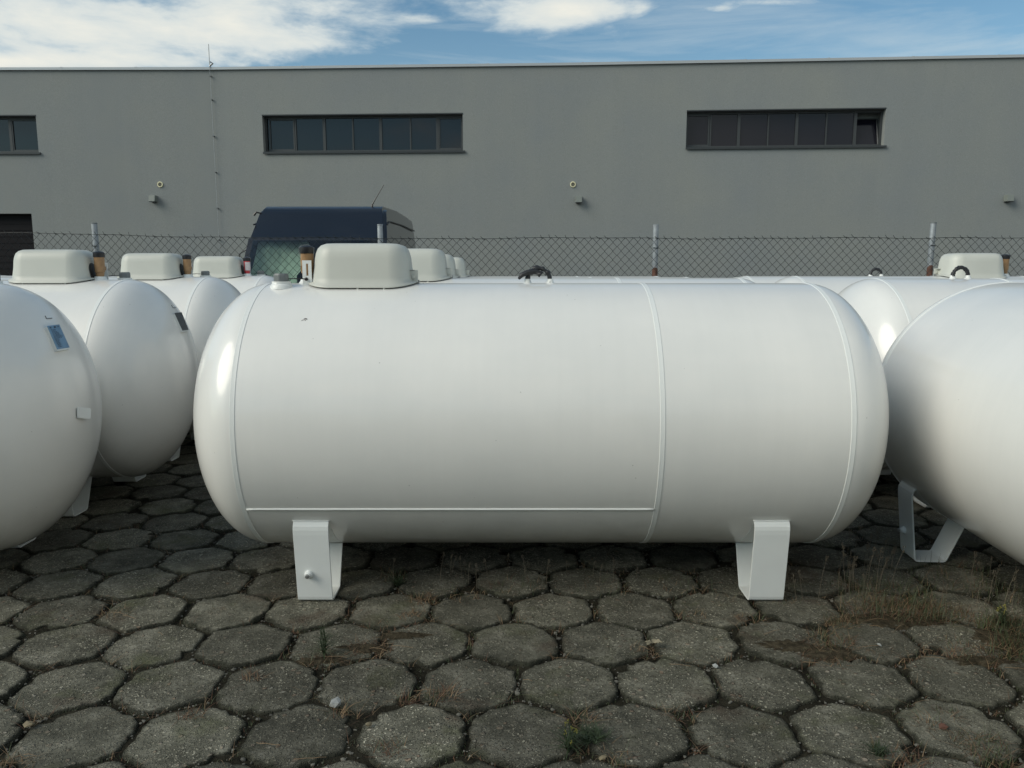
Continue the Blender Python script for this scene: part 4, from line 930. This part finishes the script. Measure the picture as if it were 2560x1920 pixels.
# weeds one can point at
def weed(label, dx, dy, h, n_st, leafs, m_=GREEN, flower=False, spread=.03):
    p = onground(dx, dy); p.z = -.01; e = empty('weed', p, label=label, cat='weed', group='leafy weeds growing from the paving joints'); s_ = MB(); lf = MB(); fl = MB()
    for k in range(n_st):
        az = rr.uniform(0, 6.28); tip = Vector((math.cos(az) * spread * rr.uniform(.3, 1), math.sin(az) * spread * rr.uniform(.3, 1), h * rr.uniform(.55, 1))); md = tip * .5 + Vector((rr.uniform(-.01, .01), 0, 0))
        s_.tube([(0, 0, 0), md, tip], [.0022, .0016, .0009], 5)
        for q in range(leafs):
            t_ = .12 + .85 * q / leafs; c = (md * (t_ * 2) if t_ < .5 else md.lerp(tip, t_ * 2 - 1)); blade(lf, Vector(c), .030 * (1.15 - t_) + .008, rr.uniform(1.0, 2.4), rr.uniform(0, 6.28), .0034 * (1.2 - t_), 0, seg=3)
        if flower:
            fl = MB(); seed_head(fl, tip, .008, 0, rr); fl.build('flower', YFL, e)
    s_.build('stem', m_, e); lf.build('leaves', m_, e)
weed('bushy green weed in the joint at the bottom centre of the paving', 1280, 1600, .055, 16, 9, spread=.07)
weed('green weed with pale yellow buds left beside the bushy one, bottom centre', 1228, 1620, .10, 7, 10, flower=True, spread=.035)
weed('upright feathery green weed in the joint in front of the left leg', 700, 1415, .125, 4, 22, spread=.02)
weed('small star-shaped green weed in the shade below the tank, right of the left leg', 858, 1262, .055, 8, 7, spread=.05)
weed('yellow-budded weed standing in the grass by the right photo edge', 2165, 1355, .12, 5, 9, flower=True, spread=.04)
weed('small bright green seedling in the joint at the bottom right', 1900, 1632, .05, 8, 5, spread=.02)
# loose gravel
PB = MB(); ico = bmesh.new(); bmesh.ops.create_icosphere(ico, subdivisions=1, radius=1); IV = [v.co.copy() for v in ico.verts]; IF = [tuple(v.index for v in f.verts) for f in ico.faces]; ico.free()
def stone(m_, p, r, flat=.6, jit=.25, mi=0):
    a = rr.uniform(0, 6.28); sx_, sy_ = rr.uniform(.7, 1.3), rr.uniform(.7, 1.2); vs = []
    for v in IV:
        q = v * (1 + rr.uniform(-jit, jit)); q = Vector((q.x * sx_, q.y * sy_, q.z * flat)); vs.append(p + Vector((q.x * math.cos(a) - q.y * math.sin(a), q.x * math.sin(a) + q.y * math.cos(a), q.z)) * r)
    m_.add(vs, IF, mi)
for (cx0, cy0) in CENT:
    if not (1.8 < cy0 < 4.2 and abs(cx0) < 2.6): continue
    for k in range(3):
        a = k * math.pi / 3 + math.pi / 6; a2 = a + math.pi / 3
        v0 = Vector((cx0 + math.cos(a) * SP / math.sqrt(3), cy0 + math.sin(a) * SP / math.sqrt(3), -.012)); v1 = Vector((cx0 + math.cos(a2) * SP / math.sqrt(3), cy0 + math.sin(a2) * SP / math.sqrt(3), -.012))
        for _ in range(rr.randrange(4, 14)):
            p = v0.lerp(v1, rr.random()) + Vector((rr.gauss(0, .009), rr.gauss(0, .009), 0)); stone(PB, p, rr.uniform(.0018, .006) if rr.random() < .93 else rr.uniform(.006, .011))
for _ in range(1500):
    p = Vector((rr.uniform(-2.4, 2.4), rr.uniform(1.9, 4.2), .0015)); stone(PB, p, rr.uniform(.0012, .0038))
tag(PB.build('gravel', STONE), 'small loose grit lying in the joints and on the slabs', 'gravel', kind='stuff')
def thing_stone(label, dx, dy, r, m_=STONEW, flat=.65):
    p = onground(dx, dy); b_ = MB(); stone(b_, Vector((0, 0, r * flat * .8)), r, flat, .3); o = b_.build('stone', m_); o.location = (p.x, p.y, .002)
    tag(o, label, 'stone', 'loose stones on the paving')
REDST = mat('reddish_stone', (.10, .045, .03), .9, var=.3, vscale=30)
TAN = mat('tan_stone', (.22, .18, .11), .85, var=.3, vscale=30)
thing_stone('angular pale grey stone on the joint below the left leg, bottom left of centre', 727, 1526, .024)
thing_stone('small white stone in the joint right of the dead leaves', 1545, 1443, .013)
thing_stone('flat tan stone at the very bottom edge, right of the bushy weed', 1302, 1640, .013, TAN, .4)
thing_stone('dark red brick fragment on the slab at the bottom right', 2037, 1575, .015, REDST)
thing_stone('pale stone among the dead grass right of the right leg', 1899, 1396, .010)
thing_stone('round pale pebble in the joint between the two bottom slabs left of centre', 797, 1570, .012, TAN)
thing_stone('pale buff stone on the slab at the left bottom corner', 62, 1570, .016, TAN, .5)
# dead leaves
e = empty('dead_leaves', onground(1412, 1400) + Vector((0, 0, .004)), label='curled pale dead leaves lying on the joint in front of the right leg', cat='dead leaves')
for k in range(6):
    b_ = MB(); L_ = rr.uniform(.03, .05); az = rr.uniform(-1.2, 1.2) + (math.pi if k % 2 else 0); vs = []
    for i in range(7):
        t_ = i / 6; w_ = .012 * math.sin(math.pi * min(1, t_ * .95 + .05)) ** .7 * (1 + .25 * math.sin(i * 2.5)); zz = .012 * math.sin(t_ * 2.6) + .004 * k * .5
        for s_ in (-1, 0, 1): vs.append((L_ * t_ * math.cos(az) - s_ * w_ * math.sin(az), L_ * t_ * math.sin(az) + s_ * w_ * math.cos(az), zz + (.006 if s_ else 0) + rr.uniform(0, .003)))
    b_.add(vs, [(i * 3 + q, (i + 1) * 3 + q, (i + 1) * 3 + q + 1, i * 3 + q + 1) for i in range(6) for q in (0, 1)]); b_.build('leaf', LEAF, e, smooth=True)

# ------------------------------------------------------------------ trees behind the viewer (they darken the low sky and show in the window reflections)
TL = MB(); rr = random.Random(99)
for k in range(34):
    cx_, cy_ = -62 + 3.8 * k + rr.uniform(-1, 1), -27 + rr.uniform(-3, 3); hh = rr.uniform(5.5, 8.5); ww = rr.uniform(2.2, 3.4)
    TL.tube([(cx_, cy_, -.1), (cx_, cy_, hh * .5)], [.2, .1], 6)
    for _ in range(420):
        q = Vector((rr.gauss(0, 1), rr.gauss(0, 1), rr.gauss(0, 1))).normalized() * rr.uniform(.35, 1) ** .5
        p = Vector((cx_ + q.x * ww, cy_ + q.y * ww, hh * .52 + q.z * hh * .50)); r = rr.uniform(.18, .42); n_ = Vector((rr.gauss(0, 1), rr.gauss(0, 1), rr.gauss(0, 1))).normalized(); u_ = n_.orthogonal().normalized() * r; v_ = n_.cross(u_)
        TL.add([p - u_, p + v_ * .7, p + u_, p - v_ * .7], [(0, 1, 2, 3)])
tag(TL.build('tree_line', GREEN2), 'row of bushy trees on the far side of the yard, seen only as reflections', 'trees', kind='stuff')
